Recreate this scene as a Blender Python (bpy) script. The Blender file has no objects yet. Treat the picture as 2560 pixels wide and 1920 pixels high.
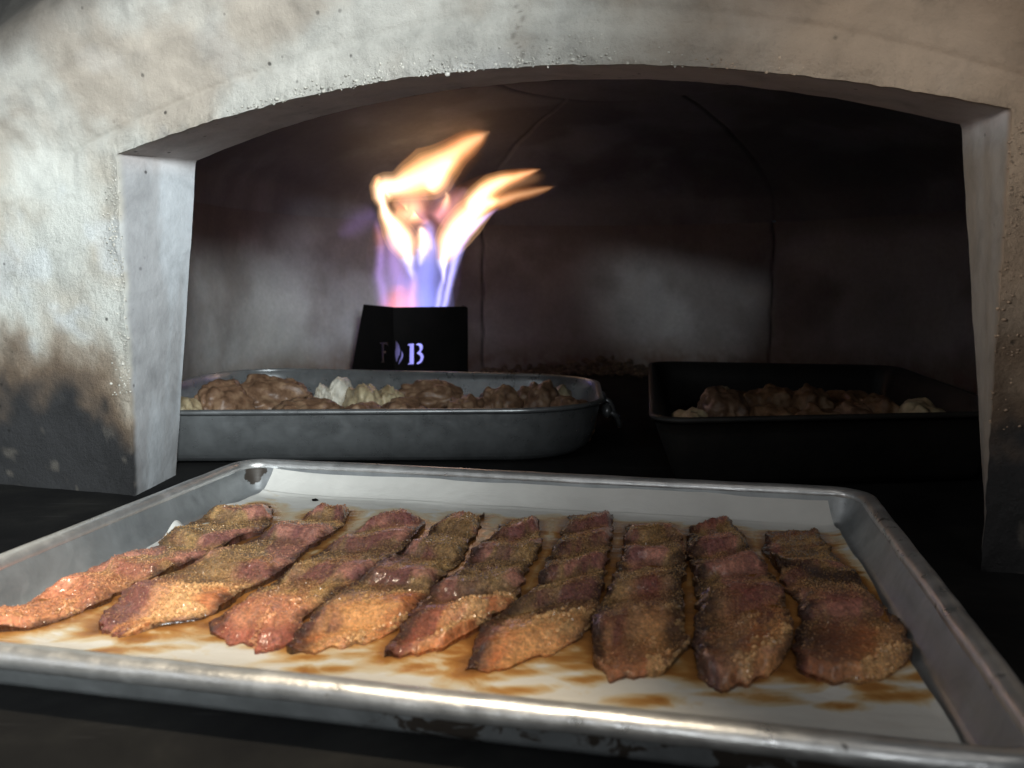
import bpy, math, random
import numpy as np
from mathutils import Vector, Matrix

random.seed(4)
RNG = np.random.RandomState(7)
S = bpy.context.scene
COL = S.collection

# ------------------------------------------------------------------ camera
CAM_H = 0.1627
PITCH = math.radians(7.007)
FPX, CX, CY = 2148.0, 1280.0, 960.0
cam_d = bpy.data.cameras.new('camera')
cam = bpy.data.objects.new('camera', cam_d)
COL.objects.link(cam)
cam.location = (0, 0, CAM_H)
cam.rotation_euler = (math.pi / 2 - PITCH, 0, 0)
cam_d.sensor_width = 36.0
cam_d.lens = FPX / 2560 * 36
cam_d.clip_start = 0.01
cam_d.clip_end = 50
cam_d.dof.use_dof = True
cam_d.dof.focus_distance = 0.60
cam_d.dof.aperture_fstop = 12.0
S.camera = cam

# ------------------------------------------------------------------ world, exposure, lamps
W = bpy.data.worlds.new('World')
S.world = W
W.use_nodes = True
W.node_tree.nodes['Background'].inputs[0].default_value = (0.75, 0.88, 1.0, 1)
W.node_tree.nodes['Background'].inputs[1].default_value = 0.019
S.view_settings.view_transform = 'Standard'
S.view_settings.look = 'None'
S.view_settings.exposure = 0.0
S.view_settings.gamma = 1.0
S.cycles.use_denoising = True
S.cycles.max_bounces = 8
S.cycles.transparent_max_bounces = 160
S.cycles.sample_clamp_indirect = 4.0


def aim(o, at):
    o.rotation_euler = (Vector(at) - o.location).to_track_quat('-Z', 'Y').to_euler()


def area_lamp(name, loc, at, size, power, color, spread=180, sy=None):
    l = bpy.data.lights.new(name, 'AREA')
    l.energy = power
    l.color = color
    l.size = size
    if sy:
        l.shape = 'RECTANGLE'
        l.size_y = sy
    l.spread = math.radians(spread)
    o = bpy.data.objects.new(name, l)
    COL.objects.link(o)
    o.location = loc
    aim(o, at)
    return o


def spot_lamp(name, loc, at, power, color, deg, blend, radius):
    l = bpy.data.lights.new(name, 'SPOT')
    l.energy = power
    l.color = color
    l.spot_size = math.radians(deg)
    l.spot_blend = blend
    l.shadow_soft_size = radius
    o = bpy.data.objects.new(name, l)
    COL.objects.link(o)
    o.location = loc
    aim(o, at)
    return o


# cool kitchen light from behind the camera, mostly on the left pillar and the crown of the arch
spot_lamp('kitchen_lamp', (0.28, -0.72, 0.52), (-0.50, 0.67, 0.29), 172.0, (0.92, 0.99, 1.0), 44, 1.0, 0.10)
# warm kitchen lamp above the mouth, its cone catches the near part of the tray
spot_lamp('ceiling_lamp', (-0.25, 0.10, 1.25), (-0.25, 0.12, 0.01), 50.0, (1.0, 0.84, 0.62), 33, 0.22, 0.03)
# light that gets past the cook on either side and reaches the dome wall
spot_lamp('doorway_lamp', (0.085, -0.55, 0.355), (0.285, 1.42, 0.165), 27.0, (0.86, 0.95, 1.0), 11, 1.0, 0.03)
spot_lamp('passage_lamp', (0.33, -0.60, 0.30), (-0.26, 1.30, 0.16), 36.0, (0.82, 0.88, 1.0), 8.5, 0.7, 0.02)
# unseen strip light added overhead for the highlight along the rolled rims
area_lamp('rim_strip_fill', (0.15, -0.30, 1.15), (0.0, 0.35, 0.0), 1.5, 1.5, (1.0, 0.97, 0.93), 180, 0.24)
# weak cool side light
area_lamp('side_lamp', (-1.0, -0.35, 0.6), (0.25, 0.5, 0.2), 0.5, 0.55, (0.92, 0.96, 1.0), 120)
spot_lamp('front_fill', (-0.05, -0.95, 0.40), (-0.02, 0.36, 0.0), 11.0, (0.93, 0.97, 1.0), 22, 1.0, 0.10)  # added low fill aimed at the near wall of the tray
spot_lamp('right_front_fill', (-0.85, -0.35, 0.50), (0.42, 0.42, 0.24), 34.0, (1.0, 0.94, 0.88), 26, 1.0, 0.08)  # added fill to brighten the right side of the arch front

# ------------------------------------------------------------------ projection helpers (pixel of the photo -> point on a real plane)
CAM = np.array([0, 0, CAM_H])


def ray(u, v):
    x = (u - CX) / FPX
    y = -(v - CY) / FPX
    c, s = math.cos(PITCH), math.sin(PITCH)
    return np.array([x, c + s * y, -s + c * y])


def on_z(u, v, z):
    r = ray(u, v)
    return CAM + r * (z - CAM_H) / r[2]


def on_plane(u, v, pt, n):
    r = ray(u, v)
    return CAM + r * (((pt - CAM) @ n) / (r @ n))


# ------------------------------------------------------------------ numpy noise
def _hash(ix, iy, iz, seed):
    h = (ix * 374761393 + iy * 668265263 + iz * 2147483647 + seed * 974634777) & 0xFFFFFFFF
    h = ((h ^ (h >> 13)) * 1274126177) & 0xFFFFFFFF
    h = h ^ (h >> 16)
    return (h & 0xFFFF) / 65535.0


def vnoise(P, seed=0):
    P = np.asarray(P, float)
    i = np.floor(P).astype(np.int64)
    f = P - i
    f = f * f * (3 - 2 * f)
    out = 0
    for dx in (0, 1):
        wx = f[..., 0] if dx else 1 - f[..., 0]
        for dy in (0, 1):
            wy = f[..., 1] if dy else 1 - f[..., 1]
            for dz in (0, 1):
                wz = f[..., 2] if dz else 1 - f[..., 2]
                out = out + wx * wy * wz * _hash(i[..., 0] + dx, i[..., 1] + dy, i[..., 2] + dz, seed)
    return out


def fbm(P, octaves=4, seed=0, gain=0.5):
    P = np.asarray(P, float)
    a, t, s = 1.0, 0.0, 0.0
    for o in range(octaves):
        t = t + a * vnoise(P * (2 ** o) + 17.3 * o, seed + o)
        s += a
        a *= gain
    return t / s


def sstep(a, b, x):
    t = np.clip((x - a) / (b - a), 0, 1)
    return t * t * (3 - 2 * t)


def mix(a, b, t):
    t = np.asarray(t)[..., None]
    return np.asarray(a) * (1 - t) + np.asarray(b) * t


# ------------------------------------------------------------------ object helpers
def mesh_obj(name, V, F, mat=None, parent=None, smooth=True, attrs=None, mats=None, fmat=None):
    me = bpy.data.meshes.new(name)
    me.from_pydata([tuple(map(float, v)) for v in V], [], [tuple(map(int, f)) for f in F])
    if smooth:
        me.polygons.foreach_set('use_smooth', [True] * len(me.polygons))
    for m in (mats or ([mat] if mat else [])):
        me.materials.append(m)
    if fmat is not None:
        me.polygons.foreach_set('material_index', list(fmat))
    for k, a in (attrs or {}).items():
        a = np.asarray(a, float)
        if a.ndim == 1:
            at = me.attributes.new(k, 'FLOAT', 'POINT')
            at.data.foreach_set('value', a)
        else:
            at = me.attributes.new(k, 'FLOAT_COLOR', 'POINT')
            at.data.foreach_set('color', np.concatenate([a, np.ones((len(a), 1))], 1).ravel())
    me.update()
    o = bpy.data.objects.new(name, me)
    COL.objects.link(o)
    if parent:
        o.parent = parent
    return o


def thing(name, label, cat, loc=(0, 0, 0), rz=0, group=None):
    o = bpy.data.objects.new(name, None)
    COL.objects.link(o)
    o.location = loc
    o.rotation_euler = (0, 0, rz)
    o.empty_display_size = 0.02
    tag(o, label, cat, group)
    return o


def tag(o, label, cat, group=None):
    o['label'] = label
    o['category'] = cat
    if group:
        o['group'] = group
    return o


def grid_faces(n, m, wrap_n=False, wrap_m=False, base=0):
    F = []
    for i in range(n if wrap_n else n - 1):
        for j in range(m if wrap_m else m - 1):
            a = i * m + j
            b = i * m + (j + 1) % m
            c = ((i + 1) % n) * m + (j + 1) % m
            d = ((i + 1) % n) * m + j
            F.append((base + a, base + b, base + c, base + d))
    return F


def catmull(P, n):
    P = np.asarray(P, float)
    if len(P) == 2:
        t = np.linspace(0, 1, n)[:, None]
        return P[0] * (1 - t) + P[1] * t
    Q = np.vstack([2 * P[0] - P[1], P, 2 * P[-1] - P[-2]])
    seg = np.linalg.norm(np.diff(P[:, :2], axis=0), axis=1)
    cum = np.concatenate([[0], np.cumsum(seg)])
    out = []
    for s in np.linspace(0, cum[-1], n):
        k = min(max(int(np.searchsorted(cum, s, 'right')) - 1, 0), len(P) - 2)
        t = (s - cum[k]) / max(seg[k], 1e-9)
        p0, p1, p2, p3 = Q[k], Q[k + 1], Q[k + 2], Q[k + 3]
        out.append(0.5 * (2 * p1 + (p2 - p0) * t + (2 * p0 - 5 * p1 + 4 * p2 - p3) * t * t + (3 * p1 - p0 - 3 * p2 + p3) * t ** 3))
    return np.array(out)


# ------------------------------------------------------------------ materials
def new_mat(name):
    m = bpy.data.materials.new(name)
    m.use_nodes = True
    nt = m.node_tree
    b = nt.nodes['Principled BSDF']
    return m, nt, b


def N(nt, kind, **kw):
    n = nt.nodes.new(kind)
    for k, v in kw.items():
        if k.startswith('i_'):
            n.inputs[k[2:].replace('_', ' ')].default_value = v
        else:
            setattr(n, k, v)
    return n


def tex_coord(nt, scale=(1, 1, 1), which='Object'):
    tc = N(nt, 'ShaderNodeTexCoord')
    mp = N(nt, 'ShaderNodeMapping')
    mp.inputs['Scale'].default_value = scale
    nt.links.new(tc.outputs[which], mp.inputs['Vector'])
    return mp.outputs['Vector']


def noise(nt, vec, scale, detail=6, rough=0.6, dist=0.0):
    n = N(nt, 'ShaderNodeTexNoise')
    n.inputs['Scale'].default_value = scale
    n.inputs['Detail'].default_value = detail
    n.inputs['Roughness'].default_value = rough
    n.inputs['Distortion'].default_value = dist
    nt.links.new(vec, n.inputs['Vector'])
    return n.outputs['Fac']


def ramp(nt, fac, stops):
    r = N(nt, 'ShaderNodeValToRGB')
    e = r.color_ramp.elements
    while len(e) < len(stops):
        e.new(0.5)
    for k, (p, c) in enumerate(stops):
        e[k].position = p
        e[k].color = (c, c, c, 1) if isinstance(c, (int, float)) else (*c, 1)
    nt.links.new(fac, r.inputs['Fac'])
    return r.outputs['Color']


def mixc(nt, fac, a, b, mode='MIX'):
    m = N(nt, 'ShaderNodeMix', data_type='RGBA', blend_type=mode)
    if isinstance(fac, (int, float)):
        m.inputs[0].default_value = fac
    else:
        nt.links.new(fac, m.inputs[0])
    for s, v in ((6, a), (7, b)):
        if isinstance(v, tuple):
            m.inputs[s].default_value = (*v, 1)
        else:
            nt.links.new(v, m.inputs[s])
    return m.outputs[2]


def math_n(nt, op, a, b=0.0, c=None):
    m = N(nt, 'ShaderNodeMath', operation=op)
    for k, v in enumerate([a, b] + ([c] if c is not None else [])):
        if isinstance(v, (int, float)):
            m.inputs[k].default_value = v
        else:
            nt.links.new(v, m.inputs[k])
    return m.outputs[0]


def bump(nt, b, h, strength, dist, prev=None):
    n = N(nt, 'ShaderNodeBump')
    n.inputs['Strength'].default_value = strength
    n.inputs['Distance'].default_value = dist
    nt.links.new(h, n.inputs['Height'])
    if prev:
        nt.links.new(prev, n.inputs['Normal'])
    nt.links.new(n.outputs['Normal'], b.inputs['Normal'])
    return n.outputs['Normal']


def attr(nt, name):
    return N(nt, 'ShaderNodeAttribute', attribute_name=name).outputs


def mat_cement():
    m, nt, b = new_mat('cement')
    v = tex_coord(nt)
    base = attr(nt, 'tint')['Color']
    mott = ramp(nt, noise(nt, v, 28, 8, 0.65, 0.4), [(0.30, 0.70), (0.5, 0.95), (0.72, 1.10)])
    c = mixc(nt, 1.0, base, mott, 'MULTIPLY')
    pits = N(nt, 'ShaderNodeTexVoronoi', feature='F1')
    pits.inputs['Scale'].default_value = 75
    pits.inputs['Randomness'].default_value = 1
    nt.links.new(v, pits.inputs['Vector'])
    pm = ramp(nt, pits.outputs['Distance'], [(0.05, 0.25), (0.13, 1.0)])
    keep = ramp(nt, noise(nt, v, 16, 2, 0.5), [(0.52, 1.0), (0.60, 0.0)])
    pm2 = mixc(nt, keep, pm, (1, 1, 1))
    c = mixc(nt, 1.0, c, pm2, 'MULTIPLY')
    dk = ramp(nt, noise(nt, v, 330, 5, 0.7), [(0.33, 0.45), (0.43, 1.0)])
    c = mixc(nt, math_n(nt, 'MULTIPLY', attr(nt, 'coarse')['Fac'], 0.45), c, mixc(nt, 1.0, c, dk, 'MULTIPLY'))
    nt.links.new(c, b.inputs['Base Color'])
    b.inputs['Roughness'].default_value = 0.88
    co = attr(nt, 'coarse')['Fac']
    gr = math_n(nt, 'MULTIPLY', noise(nt, v, 260, 6, 0.75), co)
    n0 = bump(nt, b, gr, 0.9, 0.0030)
    n1 = bump(nt, b, noise(nt, v, 90, 8, 0.7), 0.35, 0.0016, n0)
    n2 = bump(nt, b, noise(nt, v, 22, 4, 0.6), 0.4, 0.004, n1)
    bump(nt, b, pm2, 0.6, 0.0012, n2)
    return m


def mat_refractory():
    m, nt, b = new_mat('refractory')
    v = tex_coord(nt)
    base = attr(nt, 'tint')['Color']
    mott = ramp(nt, noise(nt, v, 7, 6, 0.6, 0.6), [(0.3, 0.75), (0.7, 1.15)])
    c = mixc(nt, 1.0, base, mott, 'MULTIPLY')
    fine = ramp(nt, noise(nt, v, 160, 4, 0.7), [(0.3, 0.88), (0.75, 1.1)])
    c = mixc(nt, 1.0, c, fine, 'MULTIPLY')
    nt.links.new(c, b.inputs['Base Color'])
    b.inputs['Roughness'].default_value = 0.8
    bump(nt, b, noise(nt, v, 90, 6, 0.6), 0.3, 0.001)
    return m


def mat_hearth():
    m, nt, b = new_mat('hearth_stone')
    v = tex_coord(nt)
    c = ramp(nt, noise(nt, v, 14, 8, 0.65, 0.3), [(0.3, (0.009, 0.009, 0.010)), (0.55, (0.017, 0.017, 0.017)), (0.75, (0.030, 0.029, 0.027))])
    vs = tex_coord(nt, (8, 90, 1))
    w = ramp(nt, noise(nt, vs, 1.0, 3, 0.5, 1.0), [(0.66, 0.0), (0.76, 0.6)])
    c = mixc(nt, w, c, (0.05, 0.05, 0.05))
    nt.links.new(c, b.inputs['Base Color'])
    b.inputs['Roughness'].default_value = 0.85
    b.inputs['Specular IOR Level'].default_value = 0.08
    bump(nt, b, noise(nt, v, 120, 8, 0.7), 0.3, 0.001)
    return m


def mat_aluminium(name, base=(0.55, 0.56, 0.57), rough=(0.28, 0.5), burn=0.6, scratch=1.0, metallic=0.9):
    m, nt, b = new_mat(name)
    v = tex_coord(nt)
    dirt = attr(nt, 'dirt')['Fac']
    n1 = noise(nt, v, 45, 8, 0.65, 0.5)
    c = ramp(nt, n1, [(0.3, tuple(x * 0.72 for x in base)), (0.6, base), (0.8, tuple(min(1, x * 1.2) for x in base))])
    blot = math_n(nt, 'ADD', noise(nt, v, 62, 6, 0.6, 0.8), math_n(nt, 'MULTIPLY', dirt, 0.42))
    bm = ramp(nt, blot, [(0.70, 0.0), (0.76, 1.0)])
    c = mixc(nt, math_n(nt, 'MULTIPLY', bm, burn), c, (0.035, 0.024, 0.016))
    nt.links.new(c, b.inputs['Base Color'])
    nt.links.new(math_n(nt, 'MULTIPLY', math_n(nt, 'SUBTRACT', 1.0, math_n(nt, 'MULTIPLY', bm, 0.8)), metallic), b.inputs['Metallic'])
    r = ramp(nt, noise(nt, v, 90, 5, 0.6), [(0.3, rough[0]), (0.7, rough[1])])
    nt.links.new(r, b.inputs['Roughness'])
    sc = noise(nt, tex_coord(nt, (14, 14, 400)), 1.0, 3, 0.6, 2.0)
    n = bump(nt, b, noise(nt, v, 70, 6, 0.7), 0.25 * scratch, 0.0006)
    bump(nt, b, sc, 0.15 * scratch, 0.0004, n)
    return m


def mat_cast():
    m, nt, b = new_mat('cast_iron')
    v = tex_coord(nt)
    c = ramp(nt, noise(nt, v, 30, 8, 0.6), [(0.3, (0.006, 0.006, 0.006)), (0.7, (0.018, 0.016, 0.014))])
    nt.links.new(c, b.inputs['Base Color'])
    b.inputs['Roughness'].default_value = 0.6
    bump(nt, b, noise(nt, v, 220, 6, 0.7), 0.5, 0.001)
    return m


def mat_black_steel():
    m, nt, b = new_mat('black_steel')
    v = tex_coord(nt)
    c = ramp(nt, noise(nt, v, 30, 4, 0.6), [(0.3, (0.003, 0.003, 0.003)), (0.7, (0.006, 0.005, 0.005))])
    nt.links.new(c, b.inputs['Base Color'])
    b.inputs['Roughness'].default_value = 0.8
    b.inputs['Specular IOR Level'].default_value = 0.08
    return m


def mat_parchment():
    m, nt, b = new_mat('parchment')
    v = tex_coord(nt)
    st = attr(nt, 'stain')['Fac']
    n1 = noise(nt, tex_coord(nt, (0.6, 1.0, 1)), 44, 5, 0.6, 1.2)
    tot = math_n(nt, 'ADD', st, math_n(nt, 'MULTIPLY', math_n(nt, 'SUBTRACT', n1, 0.5), 1.1))
    c = ramp(nt, tot, [(0.20, (0.74, 0.73, 0.69)), (0.29, (0.69, 0.60, 0.44)), (0.40, (0.62, 0.44, 0.24)), (0.50, (0.53, 0.29, 0.10)), (0.60, (0.42, 0.19, 0.055)), (0.85, (0.24, 0.10, 0.03))])
    c = mixc(nt, 1.0, c, ramp(nt, noise(nt, v, 20, 4, 0.6), [(0.3, 0.9), (0.7, 1.04)]), 'MULTIPLY')
    nt.links.new(c, b.inputs['Base Color'])
    nt.links.new(ramp(nt, tot, [(0.25, 0.55), (0.5, 0.16)]), b.inputs['Roughness'])
    b.inputs['Specular IOR Level'].default_value = 0.35
    bump(nt, b, noise(nt, tex_coord(nt, (0.35, 1, 1)), 60, 6, 0.6, 0.8), 0.5, 0.002)
    return m


def mat_bacon():
    m, nt, b = new_mat('glazed_bacon')
    v = tex_coord(nt)
    base = attr(nt, 'tint')['Color']
    grain = noise(nt, v, 950, 4, 0.75)
    fine = ramp(nt, grain, [(0.32, 0.6), (0.5, 0.97), (0.66, 1.45)])
    c0 = mixc(nt, 1.0, base, fine, 'MULTIPLY')
    cr = attr(nt, 'crust')['Fac']
    c = mixc(nt, math_n(nt, 'ADD', 0.25, math_n(nt, 'MULTIPLY', cr, 0.75)), base, c0)
    med = ramp(nt, noise(nt, v, 420, 5, 0.7), [(0.32, 0.50), (0.5, 0.98), (0.68, 1.55)])
    c = mixc(nt, 1.0, c, med, 'MULTIPLY')
    nt.links.new(c, b.inputs['Base Color'])
    b.inputs['Subsurface Weight'].default_value = 0.15
    b.inputs['Subsurface Radius'].default_value = (0.004, 0.0015, 0.0008)
    b.inputs['Subsurface Scale'].default_value = 1.0
    b.inputs['Specular IOR Level'].default_value = 0.5
    b.inputs['Coat Weight'].default_value = 0.6
    b.inputs['Coat Roughness'].default_value = 0.16
    rr = ramp(nt, noise(nt, v, 340, 3, 0.6), [(0.42, 0.22), (0.6, 0.6)])
    nt.links.new(rr, b.inputs['Roughness'])
    n1 = bump(nt, b, grain, 0.75, 0.0009)
    bump(nt, b, noise(nt, v, 420, 5, 0.7), 0.55, 0.0014, n1)
    return m


def mat_food(name, stops, rough=0.45, scale=60):
    m, nt, b = new_mat(name)
    v = tex_coord(nt)
    c = ramp(nt, noise(nt, v, scale, 7, 0.65, 0.4), stops)
    nt.links.new(c, b.inputs['Base Color'])
    b.inputs['Roughness'].default_value = rough
    bump(nt, b, noise(nt, v, 160, 5, 0.6), 0.3, 0.0012)
    return m


def mat_flame():
    m, nt, b = new_mat('flame')
    nt.nodes.remove(b)
    out = nt.nodes['Material Output']
    a = attr(nt, 'glow')
    e = N(nt, 'ShaderNodeEmission')
    nt.links.new(a['Color'], e.inputs['Color'])
    e.inputs['Strength'].default_value = 1.0
    t = N(nt, 'ShaderNodeBsdfTransparent')
    s = N(nt, 'ShaderNodeAddShader')
    nt.links.new(e.outputs[0], s.inputs[0])
    nt.links.new(t.outputs[0], s.inputs[1])
    nt.links.new(s.outputs[0], out.inputs['Surface'])
    m.cycles.emission_sampling = 'NONE'
    return m


def mat_sugar():
    m, nt, b = new_mat('brown_sugar')
    nt.links.new(attr(nt, 'tint')['Color'], b.inputs['Base Color'])
    b.inputs['Roughness'].default_value = 0.25
    b.inputs['Specular IOR Level'].default_value = 0.5
    return m


M_SUGAR = mat_sugar()
M_CEM, M_REF, M_HEARTH = mat_cement(), mat_refractory(), mat_hearth()
M_TRAY = mat_aluminium('tray_aluminium', (0.40, 0.42, 0.43), (0.28, 0.5), 0.95, metallic=0.58)
M_RIM = mat_aluminium('bead_aluminium', (0.74, 0.74, 0.73), (0.24, 0.52), 0.9, metallic=0.78, scratch=3.0)
M_ROAST = mat_aluminium('roasting_pan_metal', (0.30, 0.315, 0.325), (0.24, 0.40), 0.3, metallic=0.72)
M_CAST, M_STEEL, M_PAPER, M_BACON, M_FLAME = mat_cast(), mat_black_steel(), mat_parchment(), mat_bacon(), mat_flame()
M_MEAT = mat_food('browned_meat', [(0.3, (0.050, 0.026, 0.015)), (0.5, (0.155, 0.088, 0.052)), (0.7, (0.28, 0.185, 0.115))], 0.5, 90)
M_PALE = mat_food('pale_vegetable', [(0.3, (0.38, 0.34, 0.26)), (0.6, (0.62, 0.60, 0.53)), (0.8, (0.72, 0.71, 0.66))])
M_CREAM = mat_food('cream_vegetable', [(0.3, (0.22, 0.15, 0.08)), (0.6, (0.46, 0.39, 0.25)), (0.8, (0.55, 0.50, 0.38))])
M_ROASTED = mat_food('roasted_potato', [(0.3, (0.07, 0.03, 0.012)), (0.5, (0.20, 0.11, 0.055)), (0.7, (0.34, 0.23, 0.13))], 0.6, 45)
M_ASH = mat_food('ash', [(0.3, (0.03, 0.022, 0.015)), (0.55, (0.11, 0.08, 0.055)), (0.8, (0.24, 0.19, 0.14))], 0.9, 120)

# ------------------------------------------------------------------ oven frame of reference
A0 = on_z(340, 1240, 0.0)
B0 = on_z(2480, 1430, 0.0)
D = (B0 - A0) / np.linalg.norm(B0 - A0)
NN = np.array([-D[1], D[0], 0.0])
OW, JQ, CQ, TH = 0.571, 0.251, 0.291, 0.068     # opening width, jamb height, crown height, wall thickness
Z = np.array([0, 0, 1.0])


def fac(p, q, w):
    p, q, w = np.asarray(p, float), np.asarray(q, float), np.asarray(w, float)
    return A0 + p[..., None] * D + q[..., None] * Z + w[..., None] * NN


# ------------------------------------------------------------------ hearth (surface everything rests on)
def build_hearth():
    n, m = 60, 60
    X, Y = np.meshgrid(np.linspace(-1.6, 1.6, n), np.linspace(-0.7, 2.4, m), indexing='ij')
    V = np.stack([X, Y, np.zeros_like(X)], -1).reshape(-1, 3)
    o = mesh_obj('floor', V, grid_faces(n, m), M_HEARTH)
    o['kind'] = 'structure'
    o['label'] = 'dark grey stone hearth under the trays and pans'
    return o


build_hearth()
oven = thing('stone_oven', 'pale cement wood oven with a low arched mouth, soot stained at the foot', 'oven', tuple(fac(OW / 2, 0, 0.46)))
OV = np.array(oven.location)


def oven_part(name, V, F, mat, attrs):
    return mesh_obj(name, np.asarray(V) - OV, F, mat, oven, attrs=attrs)


def inner_outline():
    ql = np.linspace(-0.002, JQ - 0.002, 70)
    left = np.stack([0 * ql, ql], 1)
    pa = np.linspace(0.001, OW - 0.001, 260)
    x = (pa - OW / 2) / (OW / 2)
    arch = np.stack([pa, JQ + (CQ - JQ) * (1 - x * x) ** 1.03], 1)
    right = np.stack([0 * ql + OW, ql[::-1]], 1)
    return np.vstack([left, arch, right])


AGG = []


def back_outline(I):
    B = I.copy()
    f = np.clip(I[:, 1] / JQ, 0, 1)
    l, r = -0.018 + 0.033 * f, 0.588 - 0.029 * f
    s_ = np.clip(I[:, 0] / OW, 0, 1)
    B[:, 0] = l * (1 - s_) + r * s_
    B[:, 1] = I[:, 1] + 0.006 * sstep(0.2, 0.29, I[:, 1])
    return B


def build_front():
    I = inner_outline()
    ns = len(I)
    # outer boundary of the front: low elliptical hood
    a, b = 0.80, 0.50
    O = np.zeros_like(I)
    for k in range(ns):
        if k < 70:
            fr = k / 69 * 0.34
        elif k < 330:
            fr = 0.34 + (k - 70) / 259 * 0.32
        else:
            fr = 0.66 + (k - 330) / 69 * 0.34
        th = math.pi * (1 - fr)
        # widen angular span smoothly
        O[k] = (OW / 2 + a * math.cos(th), max(b * math.sin(th), -0.002))
    # make the outer points of the pillars sit level with the inner ones low down
    for k in range(ns):
        if k < 70:
            q = I[k, 1] * 1.12
            O[k] = (OW / 2 - a * math.sqrt(max(0, 1 - (min(q, b) / b) ** 2)), q)
        elif k >= 330:
            q = I[k, 1] * 1.12
            O[k] = (OW / 2 + a * math.sqrt(max(0, 1 - (min(q, b) / b) ** 2)), q)
    qs = JQ * 1.12
    ths = math.asin(qs / b)
    for k in range(70, 330):
        th = (math.pi - ths) + (2 * ths - math.pi) * (k - 70) / 259
        O[k] = (OW / 2 + a * math.cos(th), b * math.sin(th))
    nt_ = 150
    t = np.linspace(0, 1, nt_) ** 1.7
    P = I[:, None, :] * (1 - t[None, :, None]) + O[:, None, :] * t[None, :, None]
    dist = np.linalg.norm(P - I[:, None, :], axis=-1)
    # depth: flat lip, shallow tooled groove, then a soft swelling towards the room and a rounded outer edge
    groove = np.exp(-((dist - 0.036 - 0.004 * np.sin(np.arange(ns) / 37.0)[:, None]) / 0.0035) ** 2) * sstep(0.21, 0.26, P[..., 1])
    w = 0.0012 * groove - 0.018 * sstep(0.03, 0.16, dist) * sstep(0.15, 0.3, P[..., 1])
    rho = np.hypot((P[..., 0] - OW / 2) / 0.66, P[..., 1] / 0.402)
    ang = np.arctan2(P[..., 1], P[..., 0] - OW / 2)
    w = w + (0.030 * sstep(0.98, 1.10, rho) + 0.05 * sstep(1.0, 1.3, rho)) * sstep(0.20, 0.27, P[..., 1])
    trowel = fbm(np.stack([rho * 46, ang * 2.5, 0 * rho], -1), 3, 91) - 0.5
    w = w + 0.0016 * trowel * sstep(0.2, 0.27, P[..., 1])
    P3 = np.stack([P[..., 0], P[..., 1], 0 * P[..., 0]], -1)
    bumpy = fbm(P3 * 60, 5, 3) - 0.5
    coarse = fbm(P3 * 14, 4, 9) - 0.5
    w = w + 0.0035 * bumpy + 0.006 * coarse * sstep(0.0, 0.02, dist)
    # chipped aggregate along the edge
    chip = np.exp(-(dist / 0.009) ** 2) * (fbm(P3 * 170, 3, 21) - 0.35)
    w = w - 0.0035 * np.clip(chip, -0.2, 1)
    jit = (fbm(np.stack([I[:, 0] * 150, I[:, 1] * 150, 0 * I[:, 0]], -1), 3, 5) - 0.5) * 0.0014
    cen = np.array([OW / 2, 0.12])
    dirn = (I - cen) / np.linalg.norm(I - cen, axis=1)[:, None]
    AGG.append((I, dirn))
    P = P + dirn[:, None, :] * (jit[:, None] * np.exp(-dist / 0.006))[..., None]
    # tint
    p, q = P[..., 0], P[..., 1]
    n1 = fbm(P3 * 16, 5, 31)
    n2 = fbm(P3 * 48, 4, 41)
    light = np.array([0.60, 0.61, 0.57])
    warm = np.array([0.46, 0.40, 0.32])
    tan = np.array([0.40, 0.285, 0.19])
    brown = np.array([0.16, 0.105, 0.065])
    soot = np.array([0.028, 0.028, 0.030])
    c = mix(light, warm, sstep(0.42, 0.68, n1) * 0.65)
    c = mix(c, np.array([0.66, 0.70, 0.72]), sstep(0.60, 0.72, fbm(P3 * 22, 4, 77)) * 0.6)
    # tan right-hand side
    side = sstep(0.30, 0.50, p + 0.08 * (n1 - 0.5))
    c = mix(c, tan, side * 0.9)
    crown = sstep(0.22, 0.29, q + 0.03 * (n1 - 0.5))
    c = mix(c, mix(np.array([0.47, 0.45, 0.41]), np.array([0.36, 0.31, 0.26]), sstep(0.40, 0.62, n1)), crown * (1 - side) * 0.8)
    c = c * (1 + 0.22 * trowel * crown)[..., None]
    c = mix(c, np.array([0.22, 0.18, 0.145]), sstep(0.93, 1.0, rho + 0.02 * (n1 - 0.5)) * crown * 0.75)
    c = mix(c, np.array([0.25, 0.180, 0.125]), side * crown * 0.8)
    corner_dark = np.exp(-(np.hypot((p + 0.145) / 0.165, (q - 0.40) / 0.078)) ** 3)  # dark patch at the upper left of the front
    c = mix(c, np.array([0.020, 0.019, 0.018]), corner_dark * 0.97)
    crack = np.exp(-((p - 0.300 - 0.003 * np.sin(q * 300)) / 0.0007) ** 2) * sstep(0.345, 0.33, q)
    c = mix(c, np.array([0.14, 0.12, 0.10]), crack * 0.55)
    # brown scorch and soot at the foot
    edge = 1 - np.exp(-(dist / 0.014) ** 2) * (p < 0.2)
    h = q + 0.060 * (n1 - 0.5) + 0.055 * (n2 - 0.5) + 0.022 * (1 - edge) - 0.018 * sstep(0.40, 0.50, p)
    c = mix(c, mix(warm, brown, 0.35 + 0 * n1), sstep(0.135, 0.10, h) * 0.8)
    c = mix(c, brown, sstep(0.125, 0.080, h) * 0.9)
    c = mix(c, soot, sstep(0.100, 0.048, h + 0.03 * (fbm(P3 * 90, 3, 51) - 0.5) * (2 - edge)))
    spots = sstep(0.74, 0.80, fbm(P3 * 110, 2, 61)) * (1 - sstep(0.0, 0.10, q))
    c = mix(c, warm, spots * 0.18)
    V1 = fac(p, q, w).reshape(-1, 3)
    # jamb and soffit sheet behind the lip
    nd = 30
    td = np.linspace(0, 1, nd)
    I2 = P[:, 0, :]
    back = back_outline(I)
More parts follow.
